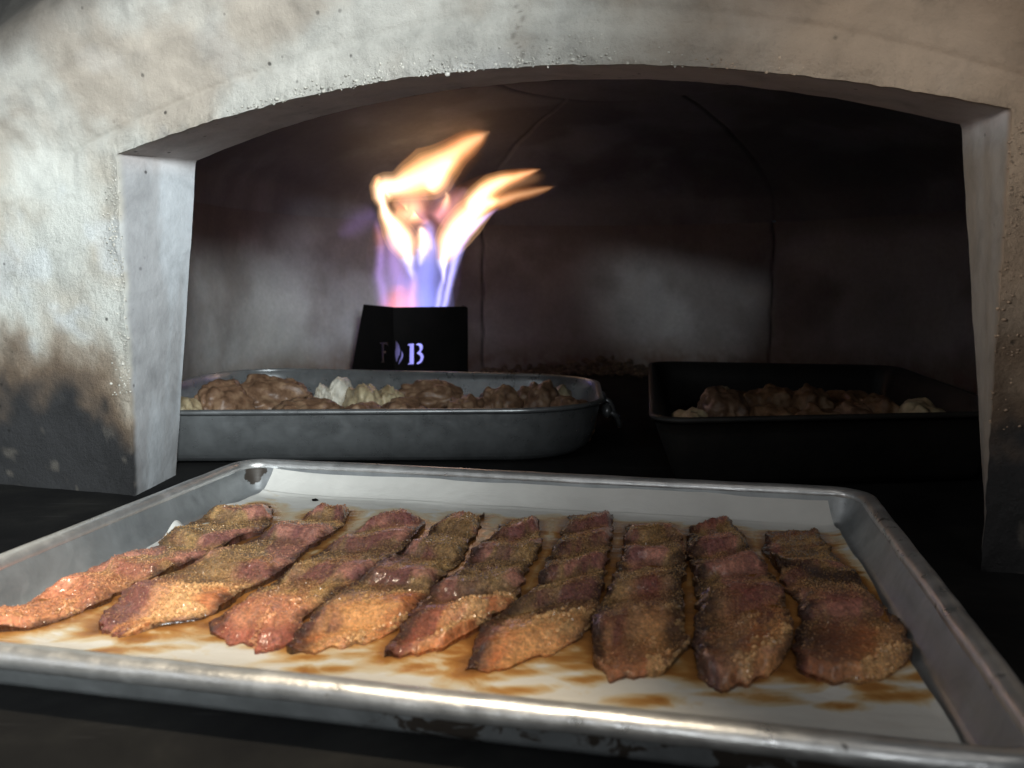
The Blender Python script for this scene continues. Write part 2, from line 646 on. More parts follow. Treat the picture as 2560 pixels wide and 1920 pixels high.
    Pj = I2[:, None, :] * (1 - td[None, :, None]) + back[:, None, :] * td[None, :, None]
    wj = w[:, 0][:, None] * (1 - td)[None, :] + TH * td[None, :]
    Pj3 = np.stack([Pj[..., 0], Pj[..., 1], wj], -1)
    nj = fbm(Pj3 * np.array([30, 9, 70]), 5, 71)
    disp = (fbm(Pj3 * 70, 4, 15) - 0.5) * 0.0016 * sstep(0, 0.15, td)[None, :]
    Pj = Pj + dirn[:, None, :] * disp[..., None]
    grey = np.array([0.50, 0.53, 0.56])
    cj = mix(grey, np.array([0.33, 0.325, 0.33]), sstep(0.42, 0.62, nj) * 0.7)
    isarch = sstep(65, 72, np.arange(ns)) * (1 - sstep(327, 334, np.arange(ns)))
    cj = mix(cj, np.array([0.60, 0.54, 0.52]), (isarch[:, None] * (0.7 + 0.3 * nj)))
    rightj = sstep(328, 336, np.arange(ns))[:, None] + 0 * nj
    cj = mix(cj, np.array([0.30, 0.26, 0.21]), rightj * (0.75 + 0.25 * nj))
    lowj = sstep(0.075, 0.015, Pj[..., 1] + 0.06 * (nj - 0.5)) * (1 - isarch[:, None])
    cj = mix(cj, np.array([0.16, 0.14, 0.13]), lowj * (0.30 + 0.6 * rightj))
    cj = mix(cj, c[:, 0:1, :] + 0 * cj, sstep(0.10, 0.0, td)[None, :] + 0 * nj)
    V2 = fac(Pj[..., 0], Pj[..., 1], wj).reshape(-1, 3)
    F = grid_faces(ns, nt_) + grid_faces(ns, nd, base=len(V1))
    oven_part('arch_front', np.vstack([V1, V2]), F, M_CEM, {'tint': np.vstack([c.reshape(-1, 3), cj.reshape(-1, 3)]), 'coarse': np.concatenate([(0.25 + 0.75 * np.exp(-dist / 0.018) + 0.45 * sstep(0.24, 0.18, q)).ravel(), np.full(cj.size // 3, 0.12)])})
    # inner face of the front wall (seen only from inside)
    tb = np.linspace(0, 1, 12)
    IB = back_outline(I)
    Pb = IB[:, None, :] * (1 - tb[None, :, None]) + O[:, None, :] * tb[None, :, None]
    Vb = fac(Pb[..., 0], Pb[..., 1], TH + 0 * Pb[..., 0]).reshape(-1, 3)
    oven_part('inner_front', Vb, grid_faces(ns, 12), M_REF, {'tint': np.tile([0.08, 0.07, 0.065], (len(Vb), 1))})


build_front()


def build_crumbled_edge():
    # coarse aggregate showing along the broken edge of the mouth
    I, dirn = AGG[0]
    rs = np.random.RandomState(8)
    V, F, C, k = [], [], [], 0
    for i in range(900):
        r0 = rs.rand()
        if r0 < 0.50:
            a = int(rs.triangular(95, 190, 300))
        elif r0 < 0.84:
            a = int(rs.uniform(22, 68))
        else:
            a = int(rs.uniform(332, 376))
        off = abs(rs.normal(0, 0.0050)) * (0.4 + 1.2 * vnoise(np.array([[a * 0.09, 0.5, 0.5]]), 3)[0]) - 0.0004
        fr_ = rs.rand()
        p = I[a] * (1 - fr_) + I[min(a + 1, len(I) - 1)] * fr_ + dirn[a] * off + rs.normal(0, 0.0006, 2)
        s_ = rs.uniform(0.0004, 0.0008) * (1.8 if rs.rand() < 0.05 else 1)
        Pb, f = blob(1, (s_ * rs.uniform(0.8, 1.5), s_, s_ * rs.uniform(0.7, 1.2)), i + 1, 0.5, 3)
        w = -0.0004 + rs.uniform(-0.0006, 0.0008)
        base = fac(p[0] + Pb[:, 0], p[1] + Pb[:, 2], w + Pb[:, 1])
        V.append(base)
        F += [[x + k for x in ff] for ff in f]
        k += len(Pb)
        tan_ = p[0] > 0.4
        g = rs.uniform(0.6, 1.0) if p[1] > 0.06 else (rs.uniform(0.05, 0.25) if rs.rand() < 0.7 else 0.8)
        C.append(np.tile(np.array([0.42, 0.31, 0.22] if tan_ else [0.66, 0.64, 0.58]) * g, (len(Pb), 1)))
    o = oven_part('crumbled_edge', np.vstack(V), F, M_CEM, {'tint': np.vstack(C), 'coarse': np.zeros(k)})
    o['kind'] = 'stuff'


DC = fac(OW / 2, 0, 0.46)           # dome centre on the hearth
RW, WH, RISE = 0.50, 0.252, 0.150   # wall radius, wall height, rise of the dome above the wall


def seam_mask(th, seams, width):
    s = np.zeros_like(th)
    for a in seams:
        s = np.maximum(s, np.exp(-((th - a) * RW / width) ** 2))
    return s


def wall_angle(u, v):
    # angle on the cylinder where the pixel ray meets it
    r = ray(u, v)
    o = CAM - DC
    a = r[0] ** 2 + r[1] ** 2
    b_ = 2 * (o[0] * r[0] + o[1] * r[1])
    c_ = o[0] ** 2 + o[1] ** 2 - RW ** 2
    t = (-b_ + math.sqrt(b_ * b_ - 4 * a * c_)) / (2 * a)
    P = CAM + r * t
    return math.atan2(P[1] - DC[1], P[0] - DC[0])


SEAMS = [wall_angle(1207, 720), wall_angle(1928, 740)]
base_ang = math.atan2(NN[1], NN[0])


def build_dome():
    # cylinder wall
    th = np.linspace(base_ang - 2.25, base_ang + 2.25, 700)
    zq = np.linspace(-0.001, WH, 60)
    TT, ZZ = np.meshgrid(th, zq, indexing='ij')
    wob = 0.0012 * np.sin(ZZ * 90 + 1.3) + 0.002 * (fbm(np.stack([ZZ * 40, 0 * ZZ, 0 * ZZ], -1), 3, 2) - 0.5)
    sm = np.zeros_like(TT)
    for a in SEAMS:
        sm = np.maximum(sm, np.exp(-(((TT - a) * RW + wob) / 0.0021) ** 2))
    P3 = np.stack([np.cos(TT) * RW, np.sin(TT) * RW, ZZ], -1)
    R = RW + 0.003 * sm + 0.0025 * (fbm(P3 * 25, 4, 8) - 0.5)
    V = np.stack([DC[0] + np.cos(TT) * R, DC[1] + np.sin(TT) * R, ZZ], -1).reshape(-1, 3)
    n1 = fbm(P3 * 9, 5, 13)
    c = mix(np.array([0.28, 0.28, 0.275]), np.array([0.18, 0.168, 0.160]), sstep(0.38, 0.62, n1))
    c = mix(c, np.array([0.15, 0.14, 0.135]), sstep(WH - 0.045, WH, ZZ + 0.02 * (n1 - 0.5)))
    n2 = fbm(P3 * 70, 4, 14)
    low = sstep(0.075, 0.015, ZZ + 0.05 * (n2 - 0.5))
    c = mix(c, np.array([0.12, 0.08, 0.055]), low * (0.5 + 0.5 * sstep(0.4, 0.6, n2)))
    c = mix(c, np.array([0.012, 0.01, 0.01]), sm * 0.95)
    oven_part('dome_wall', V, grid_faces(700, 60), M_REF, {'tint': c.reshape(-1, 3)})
    # dome ceiling
    nt2, nr = 700, 130
    th = np.linspace(0, 2 * math.pi, nt2, endpoint=False)
    s = np.linspace(0, 1, nr) ** 0.8
    TT, SS = np.meshgrid(th, s, indexing='ij')
    r = RW * (1 - SS)
    z = WH + RISE * np.sqrt(np.clip(1 - (r / (RW + 0.004)) ** 2, 0, 1)) * (0.93) + 0.004
    z = np.where(SS == 0, WH - 0.0, z)
    P3 = np.stack([np.cos(TT) * r, np.sin(TT) * r, z], -1)
    ring = 0.150
    gr = np.exp(-((r - ring) / (0.0030 + 0.004 * np.clip(np.cos(TT - (SEAMS[0] + 0.15)), 0, 1) ** 2)) ** 2)
    sm = np.zeros_like(TT)
    for a in SEAMS + [SEAMS[0] + 2.1, SEAMS[0] - 2.1]:
        da = (TT - a + math.pi) % (2 * math.pi) - math.pi
        dd = da * np.maximum(r, 0.01) + 0.0006 * np.sin(r * 70)
        sm = np.maximum(sm, np.exp(-(dd / 0.0020) ** 2) * (r > ring))
    n1 = fbm(P3 * 10, 5, 19)
    z = z - 0.004 * (n1 - 0.5) * (SS > 0) + 0.003 * gr + 0.003 * sm - 0.004 * sstep(ring + 0.002, ring - 0.01, r)
    c = mix(np.array([0.165, 0.172, 0.180]), np.array([0.110, 0.112, 0.115]), sstep(0.4, 0.6, n1))
    c = mix(c, np.array([0.006, 0.005, 0.005]), np.maximum(sm * 0.35, gr * 0.95))
    V = np.stack([DC[0] + np.cos(TT) * r, DC[1] + np.sin(TT) * r, z], -1)
    F = grid_faces(nt2, nr, wrap_n=True)
    wq = (V - fac(0, 0, 0)) @ NN
    flat = wq.ravel()
    keep = [f for f in F if max(flat[list(f)]) > TH + 0.001]
    oven_part('dome_ceiling', V.reshape(-1, 3), keep, M_REF, {'tint': c.reshape(-1, 3)})


build_dome()


# ------------------------------------------------------------------ ash along the foot of the wall
def blob(n_sub, rad, seed, amp=0.25, freq=3.0, ridg=0.0):
    import bmesh
    bm = bmesh.new()
    bmesh.ops.create_icosphere(bm, subdivisions=n_sub, radius=1.0)
    P = np.array([v.co[:] for v in bm.verts])
    F = [[v.index for v in f.verts] for f in bm.faces]
    bm.free()
    n = fbm(P * freq * 0.5 + seed * 3.1, 4, seed)
    k = 1 + amp * 2 * (n - 0.5)
    if ridg:
        k = k + ridg * (0.5 - np.abs(fbm(P * freq + seed, 3, seed + 5) - 0.5) * 4)
    return P * k[:, None] * np.asarray(rad), F


def build_ash():
    V, F = [], []
    k = 0
    rs = np.random.RandomState(3)
    for i in range(420):
        a = wall_angle(rs.uniform(1190, 1720), 900) if i % 3 else wall_angle(rs.uniform(1380, 1650), 900)
        rr = RW - abs(rs.normal(0, 0.022)) - 0.004
        s = rs.uniform(0.0015, 0.006)
        P, f = blob(1, (s * rs.uniform(0.8, 1.6), s, s * rs.uniform(0.6, 1.2)), i + 1, 0.5, 3)
        pile = 0.030 * math.exp(-((RW - rr) / 0.02) ** 2) * (0.3 + 0.7 * math.exp(-((a - wall_angle(1520, 900)) / 0.16) ** 2))
        P = P + np.array([DC[0] + math.cos(a) * rr, DC[1] + math.sin(a) * rr, s * 0.6 + rs.uniform(0, 1) * pile])
        V.append(P)
        F += [[x + k for x in ff] for ff in f]
        k += len(P)
    o = mesh_obj('ash', np.vstack(V), F, M_ASH, smooth=False)
    o['kind'] = 'stuff'
    tag(o, 'crumbly brown ash heaped at the foot of the back wall', 'ash')


build_ash()
build_crumbled_edge()


# ------------------------------------------------------------------ closed swept trays
def round_rect(hx, hy, r, per=14):
    r = min(r, hx, hy)
    pts = []
    for cx_, cy_, a0 in ((hx - r, hy - r, 0), (-hx + r, hy - r, 90), (-hx + r, -hy + r, 180), (hx - r, -hy + r, 270)):
        for k in range(per + 1):
            a = math.radians(a0 + 90 * k / per)
            pts.append((cx_ + r * math.cos(a), cy_ + r * math.sin(a)))
    P = np.array(pts)
    # resample to add points along the straights
    out = []
    for i in range(len(P)):
        a, b = P[i], P[(i + 1) % len(P)]
        L = np.linalg.norm(b - a)
        m = max(1, int(L / 0.012))
        if (i % (per + 1)) == per:
            m = 24
        else:
            m = 1
        for j in range(m):
            out.append(a + (b - a) * j / m)
    return np.array(out)


def sweep(profile, hx, hy, R, warp=None, rmin=0.004):
    rings = []
    for e, z in profile:
        c = round_rect(hx - e, hy - e, max(R - e, rmin))
        rings.append(np.column_stack([c, np.full(len(c), z)]))
    P = np.array(rings)          # (k, n, 3)
    if warp is not None:
        P = warp(P)
    return P


def ring_mesh(P, cap_last=False, cap_first=False):
    k, n, _ = P.shape
    V = P.reshape(-1, 3)
    F = grid_faces(k, n, wrap_m=True)
    if cap_last:
        F.append([(k - 1) * n + j for j in range(n)])
    if cap_first:
        F.append([j for j in range(n)][::-1])
    return V, F


# ------------------------------------------------------------------ sheet pan
QUAD = [on_z(612, 1143, 0.025), on_z(2184, 1220, 0.025), on_z(2700, 1880, 0.025), on_z(-427, 1545, 0.025)]
TC = sum(QUAD) / 4
TC[2] = 0
TR = math.radians(-12.46)
HX, HY = 0.457 / 2, 0.3385 / 2
ex = np.array([math.cos(TR), math.sin(TR)])
ey = np.array([-math.sin(TR), math.cos(TR)])
TC[:2] -= ey * 0.00575


def to_tray(P):
    q = np.asarray(P)[..., :2] - TC[:2]
    return np.stack([q @ ex, q @ ey], -1)


def build_sheet_pan():
    t = thing('sheet_pan', 'worn aluminium sheet pan holding nine bacon strips on parchment', 'sheet pan', tuple(TC), TR)
    # wall and floor
    zt = 0.0235
    prof = [(0.0070, zt), (0.0092, zt - 0.0005), (0.0105, zt - 0.003), (0.0140, 0.013), (0.0172, 0.0055), (0.0195, 0.0030), (0.0235, 0.0018), (0.04, 0.0016), (0.09, 0.0016), (0.15, 0.0016)]
    under = [(0.15, 0.0006), (0.0230, 0.0006), (0.0185, 0.0016), (0.0158, 0.0050), (0.0128, 0.0125), (0.0090, zt - 0.004), (0.0070, zt)]
    P = sweep(prof + under, HX, HY, 0.026, rmin=0.006)
    V, F = ring_mesh(P)
    n = P.shape[1]
    F.append([(len(prof) - 1) * n + j for j in range(n)])
    F.append([len(prof) * n + j for j in range(n)][::-1])
    # burnt-on grease: corners and the outside of the near right wall
    corner = sstep(0.035, 0.0, np.hypot(HX - np.abs(V[:, 0]), HY - np.abs(V[:, 1])) - 0.012)
    near_right = sstep(-0.03, 0.03, V[:, 0]) * sstep(-HY + 0.03, -HY + 0.016, V[:, 1]) * (V[:, 2] < 0.019)
    rightin = sstep(HX - 0.03, HX - 0.017, V[:, 0]) * 0.35
    farcorner = np.exp(-(np.hypot(V[:, 0] + HX - 0.014, V[:, 1] - HY + 0.014) / 0.010) ** 2) * 0.9
    dirt = np.clip(corner * 0.15 + near_right * 0.62 + farcorner, 0, 1)
    mesh_obj('pan_body', V, F, M_TRAY, t, attrs={'dirt': dirt})
    # rolled bead
    k = 16
    rb = 0.0054
    rings = []
    for i in range(k):
        a = 2 * math.pi * i / k
        rings.append((rb - rb * math.cos(a) + 0.0, zt - 0.0024 + rb * 0.88 * math.sin(a)))
    P = sweep(rings, HX, HY, 0.026, rmin=0.006)
    # knocks in the bead
    Pn = P * 55
    P = P + (fbm(Pn, 3, 12) - 0.5)[..., None] * np.array([0.0006, 0.0006, 0.0010])
    V = P.reshape(-1, 3)
    F = grid_faces(k, P.shape[1], wrap_n=True, wrap_m=True)
    dirt = 0.30 * np.exp(-(np.hypot(V[:, 0] + HX - 0.02, V[:, 1] - HY) / 0.012) ** 2) + 0.24 * sstep(HX - 0.05, HX, V[:, 0]) + 0.16 * sstep(0.0, -0.1, V[:, 1]) * (fbm(V * 400, 2, 3) > 0.62)
    mesh_obj('rolled_rim', V, F, M_RIM, t, attrs={'dirt': dirt})
    return t


build_sheet_pan()

# ------------------------------------------------------------------ bacon outlines (left edge, right edge), far end first
BZ = 0.008
STRIPS = [
    ([(570, 1248), (508, 1288), (427, 1321), (366, 1361), (285, 1392), (203, 1425), (120, 1465), (40, 1500), (-60, 1530), (-130, 1560)],
     [(660, 1246), (674, 1272), (651, 1313), (570, 1345), (508, 1378), (407, 1416), (297, 1463), (203, 1508), (102, 1543), (0, 1553), (-105, 1580)]),
    ([(812, 1260), (753, 1288), (671, 1317), (590, 1353), (508, 1378), (427, 1418), (335, 1450), (285, 1500), (232, 1553)],
     [(872, 1264), (834, 1312), (753, 1366), (712, 1410), (631, 1451), (570, 1488), (488, 1524), (390, 1541), (270, 1563)]),
    ([(925, 1298), (855, 1335), (780, 1378), (712, 1418), (640, 1470), (590, 1500), (525, 1536)],
     [(990, 1266), (1052, 1290), (1028, 1338), (942, 1403), (873, 1440), (800, 1485), (765, 1518), (753, 1560), (716, 1600), (640, 1600), (570, 1580)]),
    ([(1138, 1275), (1101, 1302), (1052, 1334), (995, 1371), (922, 1420), (850, 1460), (800, 1500), (768, 1549), (728, 1595)],
     [(1202, 1275), (1182, 1322), (1150, 1379), (1117, 1410), (1060, 1477), (1020, 1525), (979, 1556), (902, 1586), (810, 1603), (745, 1612)]),
    ([(1280, 1285), (1243, 1322), (1207, 1350), (1174, 1383), (1160, 1415), (1105, 1450), (1052, 1501), (1020, 1546), (979, 1595), (965, 1618)],
     [(1340, 1287), (1345, 1363), (1317, 1400), (1300, 1444), (1284, 1493), (1231, 1525), (1190, 1556), (1125, 1588), (1044, 1615), (985, 1628)]),
    ([(1427, 1278), (1410, 1314), (1386, 1363), (1370, 1395), (1345, 1444), (1296, 1493), (1256, 1521), (1215, 1550), (1186, 1595), (1170, 1648)],
     [(1528, 1271), (1524, 1334), (1512, 1403), (1500, 1464), (1475, 1534), (1451, 1568), (1410, 1602), (1329, 1637), (1248, 1650), (1185, 1660)]),
    ([(1569, 1298), (1565, 1334), (1553, 1395), (1528, 1460), (1496, 1517), (1490, 1574), (1500, 1619), (1530, 1658), (1557, 1684)],
     [(1674, 1294), (1704, 1348), (1709, 1408), (1703, 1460), (1706, 1526), (1713, 1591), (1697, 1640), (1655, 1668), (1600, 1680)]),
    ([(1726, 1306), (1726, 1365), (1735, 1408), (1748, 1469), (1743, 1539), (1739, 1591), (1748, 1651), (1768, 1684)],
     [(1822, 1284), (1878, 1361), (1926, 1417), (1960, 1482), (1978, 1547), (1969, 1604), (1939, 1642), (1860, 1674), (1800, 1692)]),
    ([(1923, 1317), (1917, 1365), (1947, 1408), (1969, 1452), (2004, 1495), (2000, 1547), (1991, 1591), (2012, 1640), (2034, 1684)],
     [(2034, 1306), (2086, 1374), (2143, 1430), (2186, 1482), (2238, 1526), (2264, 1582), (2268, 1625), (2208, 1672), (2121, 1692)]),
]
LABELS = [
    'leftmost bacon strip, orange, beside the left wall of the sheet pan',
    'second bacon strip from the left, purple red near end, sugar lumps along its edge',
    'third bacon strip from the left with a bright orange pink near end',
    'fourth bacon strip from the left with a dark ragged left edge at the front',
    'middle bacon strip, fifth from the left, narrow far end and dark left side',
    'sixth bacon strip from the left with a thick orange sugar band across its near end',
    'third bacon strip from the right, straight, with red brown near end curling at the front',
    'second bacon strip from the right, its left edge dark and blistered',
    'rightmost bacon strip with a dark fold slanting across its middle',
]


# near corners of each strip (left, right) and how far its end bows towards the room
ENDS = {0: ((-130, 1560), (-105, 1580), 0), 1: ((232, 1553), (390, 1541), 14), 2: ((525, 1536), (748, 1566), 44), 3: ((728, 1595), (979, 1556), 22), 4: ((965, 1618), (1190, 1556), 20), 5: ((1170, 1650), (1451, 1568), 22), 6: ((1500, 1628), (1711, 1600), 62), 7: ((1750, 1655), (1966, 1612), 55), 8: ((2003, 1640), (2266, 1618), 58)}


def strip_curves(k, n):
    cl, cr_, _ = ENDS[k]
    lp = [p for p in STRIPS[k][0] if p[1] < cl[1] - 8] + [cl]
    rp = [p for p in STRIPS[k][1] if p[1] < cr_[1] - 8] + [cr_]
    L = np.array([on_z(u, v, BZ)[:2] for u, v in lp])
    R = np.array([on_z(u, v, BZ)[:2] for u, v in rp])
    return catmull(L, n), catmull(R, n)


def end_bow(k):
    cl, cr_, b = ENDS[k]
    mx, my = (cl[0] + cr_[0]) / 2, (cl[1] + cr_[1]) / 2
    return on_z(mx - b * 0.25, my + b, BZ)[:2] - on_z(mx, my, BZ)[:2]


def smooth_noise1(x, seed):
    return fbm(np.stack([x, 0 * x, 0 * x], -1), 2, seed)


def build_bacon(k):
    n, m = 200, 60
    L, R = strip_curves(k, n)
    # a little wider than the traced line so neighbours nearly touch
    ac = (R - L) / np.maximum(np.linalg.norm(R - L, axis=1)[:, None], 1e-6)
    L, R = L - ac * 0.0012, R + ac * 0.0012
    u = np.linspace(0, 1, n)[:, None] + np.zeros((1, m))
    v = np.zeros((n, 1)) + np.linspace(0, 1, m)[None, :]
    XY = L[:, None, :] * (1 - v[..., None]) + R[:, None, :] * v[..., None]
    XY = XY + (sstep(0.72, 1.0, u) ** 1.5 * (1 - np.abs(2 * v - 1) ** 2.6))[..., None] * end_bow(k)
    C = (L + R) / 2
    ln = np.concatenate([[0], np.cumsum(np.linalg.norm(np.diff(C, axis=0), axis=1))])
    s = (ln[:, None] + np.zeros((1, m)))           # metres along
    wid = np.median(np.linalg.norm(R - L, axis=1))
    tv = (v - 0.5) * wid
    P3 = np.stack([s, tv, 0 * s + k * 3.7], -1)
    sc1 = np.array([1, 1, 1.0])
    # ragged edges
    eL = (fbm(np.stack([ln * 150, 0 * ln, 0 * ln + k], -1), 4, 5) - 0.5) * 0.0062
    eR = (fbm(np.stack([ln * 150, 0 * ln, 0 * ln + k], -1), 4, 6) - 0.5) * 0.0062
    XY = XY + ac[:, None, :] * (eL[:, None] * (1 - v) ** 3 + eR[:, None] * v ** 3)[..., None]
    eF = (fbm(np.stack([tv[0] * 200, 0 * tv[0], 0 * tv[0] + k], -1), 3, 7) - 0.5) * 0.013
    al = np.gradient(C, axis=0)
    al /= np.linalg.norm(al, axis=1)[:, None]
    XY = XY + al[:, None, :] * (eF[None, :] * (np.exp(-u * 14) + np.exp(-(1 - u) * 14)))[..., None]
    # long swells with a steep near face, wandering sideways
    rs = np.random.RandomState(100 + k)
    lam = rs.uniform(0.044, 0.062)
    ph = s / lam + rs.uniform(0, 1) + 1.0 * (fbm(P3 * np.array([16, 26, 1]), 2, 30 + k) - 0.5) + (v - 0.5) * rs.uniform(-0.35, 0.35)
    fr = ph - np.floor(ph)
    swell = np.where(fr < 0.76, sstep(0, 0.76, fr), 1 - sstep(0.76, 1.0, fr))
    amp = (0.55 + 0.45 * vnoise(np.stack([np.floor(ph), 0 * ph, 0 * ph + k], -1) + 0.5, 9))
    if k == 8:
        amp = amp * sstep(0.25, 0.55, u)
    edge = np.minimum(v, 1 - v)
    endd = np.minimum(u, 1 - u) * ln[-1]
    prof = sstep(0, 0.16, edge) * sstep(0, 0.006, endd)
    lump = fbm(P3 * np.array([95, 95, 1]), 3, 60 + k)
    fine = fbm(P3 * np.array([420, 420, 1]), 3, 65 + k)
    h = 0.0004 + 0.0078 * swell * amp + 0.0017 * (lump - 0.5) * 2
    curl = 0.0022 * sstep(0.16, 0.02, v) * sstep(0.48, 0.6, smooth_noise1(s * 30, 70 + k)) + 0.0015 * sstep(0.12, 0.02, 1 - v) * sstep(0.5, 0.6, smooth_noise1(s * 34, 75 + k))
    z = 0.0036 + h * (0.22 + 0.78 * prof) + curl + 0.0006 * (fine - 0.5) * 2
    if k == 8:
        fl = (u - 0.34 - 0.17 * v + 0.02 * (lump - 0.5))
        z = z + 0.0040 * sstep(-0.16, -0.01, fl) * sstep(0.045, -0.01, fl)
    g4z = fbm(P3 * np.array([150, 150, 1]), 3, 95 + k) * 0.5 + fbm(P3 * np.array([60, 60, 1]), 3, 98 + k) * 0.5
    clump = sstep(0.50, 0.58, g4z) * sstep(0.30, 0.6, v) * sstep(0.72, 0.82, u)
    z = z + 0.0013 * clump * sstep(0, 0.08, edge) * (0.6 + 0.8 * fine)
    z = np.maximum(z, 0.0034)
    # colour: sugar crust, bare meat, glazed fat and burnt edges
    g1 = fbm(P3 * np.array([26, 48, 1]), 4, 80 + k)
    g2 = fbm(P3 * np.array([18, 75, 1]) + 9, 4, 90 + k)
    g3 = fbm(P3 * np.array([150, 150, 1]), 3, 95 + k)
    g4 = fbm(P3 * np.array([60, 60, 1]), 3, 98 + k)
    crustc = np.array([0.34, 0.190, 0.078])
    crust2 = np.array([0.54, 0.320, 0.135])
    grey = np.array([0.35, 0.215, 0.125])
    meat = np.array([0.34, 0.085, 0.060])
    pink = np.array([0.66, 0.280, 0.210])
    purple = np.array([0.19, 0.062, 0.068])
    fat = np.array([0.76, 0.370, 0.145])
    glaze = np.array([0.62, 0.215, 0.080])
    gold = np.array([0.82, 0.50, 0.23])
    dark = np.array([0.040, 0.016, 0.011])
    c = mix(crustc, crust2, sstep(0.4, 0.62, g3))
    c = mix(c, grey, sstep(0.45, 0.65, g4) * 0.6)
    crest = swell * amp
    bare = sstep(0.575, 0.68, g1 * 1.1 + 0.20 * (crest - 0.45))
    c = mix(c, meat, sstep(0.52, 0.60, g2) * 0.40)
    c = mix(c, pink, bare * 0.85)
    trough_shade = sstep(0.45, 0.1, swell) * sstep(0.35, 0.6, g4)
    c = mix(c, np.array([0.11, 0.052, 0.028]), trough_shade * 0.55)  # shade in the hollows between swells, put into the colour
    # purple red faces just past each swell
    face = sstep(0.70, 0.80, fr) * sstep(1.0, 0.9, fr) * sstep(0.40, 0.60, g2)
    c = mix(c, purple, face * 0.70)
    c = mix(c, meat * 0.75, sstep(0.075, 0.03, u + 0.05 * (g3 - 0.5)) * sstep(0.30, 0.5, g2 + 0.1) * 0.8)
    near = sstep(0.70, 0.84, u + 0.16 * (g1 - 0.5) + 0.05 * math.sin(k * 2.1))
    stripe = sstep(0.50, 0.60, g2 + 0.55 * (0.27 - v))
    cn = mix(fat, glaze, sstep(0.44, 0.60, g3 * 0.35 + g1 * 0.65))
    cn = mix(cn, np.array([0.80, 0.42, 0.17]), sstep(0.5, 0.62, g4) * sstep(0.78, 0.92, u) * 0.6)
    cn = mix(cn, pink, sstep(0.5, 0.7, g4) * 0.5)
    cn = mix(cn, purple if k % 2 else meat, stripe * 0.85)
    sug = sstep(0.50, 0.58, g4 * 0.5 + g3 * 0.5) * sstep(0.30, 0.6, v)
    cn = mix(cn, gold, sug * 0.75)
    c = mix(c, cn, near)
    if k == 2:
        c = mix(c, np.array([0.70, 0.29, 0.17]), near * sstep(0.02, 0.3, v) * 0.85)
        c = mix(c, meat, near * sstep(0.93, 0.98, u) * 0.8)
    if k == 0:
        c = mix(c, np.array([0.66, 0.25, 0.13]), sstep(0.5, 0.75, u) * 0.7)
    if k in (7, 8, 6):
        c = mix(c, np.array([0.17, 0.10, 0.075]), near * 0.45 * sstep(0.7, 0.4, v))
        mid = np.exp(-(((u - 0.66) / 0.10) ** 2 + ((v - 0.55) / 0.30) ** 2))
        c = mix(c, np.array([0.30, 0.085, 0.065]), mid * 0.75)
    wle = 0.36 if k in (3, 4, 5, 7) else 0.18
    le = sstep(wle, 0.02, v + 0.30 * (g3 - 0.5) + 0.2 * (g4 - 0.4))
    re = sstep(0.12, 0.0, 1 - v + 0.20 * (g3 - 0.5))
    if k == 6:
        re = sstep(0.30, 0.05, 1 - v + 0.30 * (g3 - 0.5)) * sstep(0.25, 0.4, u)
    c = mix(c, dark, np.clip(le * (0.92 if k > 1 else 0.45) + re * 0.85, 0, 0.94))
    te = sstep(0.004, 0.0, endd - 0.003 * g3) * (u < 0.5)
    c = mix(c, dark * 2, te * 0.8)
    if k == 8:
        c = mix(c, dark, np.exp(-((fl - 0.020) / 0.024) ** 2) * 0.95)  # shadow slanting along the fold, painted into the tint
        c = mix(c, dark * 1.5, np.exp(-(((u - 0.86) / 0.09) ** 2 + ((v - 0.15) / 0.3) ** 2)) * 0.8)
    crust = np.clip((1 - bare) * (1 - near * 0.5), 0, 1)
    top = np.concatenate([XY, z[..., None]], -1).reshape(-1, 3)
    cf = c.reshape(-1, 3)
    V = list(top)
    F = grid_faces(n, m)
    rim = [j for j in range(m)] + [i * m + m - 1 for i in range(1, n)] + [(n - 1) * m + j for j in range(m - 2, -1, -1)] + [i * m for i in range(n - 2, 0, -1)]
    cen = top.mean(0)
    b0 = len(V)
    cen2 = cen[:2]
    for r_ in rim:
        q = top[r_].copy()
        q[2] = 0.0026
        V.append(q)
    for i in range(len(rim)):
        F.append((rim[i], rim[(i + 1) % len(rim)], b0 + (i + 1) % len(rim), b0 + i))
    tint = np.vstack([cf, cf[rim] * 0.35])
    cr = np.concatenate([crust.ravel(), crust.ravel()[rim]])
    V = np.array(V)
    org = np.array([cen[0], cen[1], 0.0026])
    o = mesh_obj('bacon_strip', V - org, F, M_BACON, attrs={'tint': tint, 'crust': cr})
    o.location = org
    tag(o, LABELS[k], 'bacon', 'bacon strips on the sheet pan')
    # brown sugar grains stuck to the surface
    prob = (0.20 + 0.6 * crust + 1.6 * near * sug) * (1 - 0.6 * np.clip(le, 0, 1)) * (edge > 0.015)
    prob = prob.ravel() / prob.sum()
    cnt = 3200
    idx = rs.choice(len(top), cnt, p=prob)
    octa = np.array([(1, 0, 0), (-1, 0, 0), (0, 1, 0), (0, -1, 0), (0, 0, 1), (0, 0, -1)], float)
    of = [(0, 2, 4), (2, 1, 4), (1, 3, 4), (3, 0, 4), (2, 0, 5), (1, 2, 5), (3, 1, 5), (0, 3, 5)]
    VV = np.zeros((cnt * 6, 3))
    FF = []
    nearf, sugf = near.ravel(), sug.ravel()
    TT = np.zeros((cnt * 6, 3))
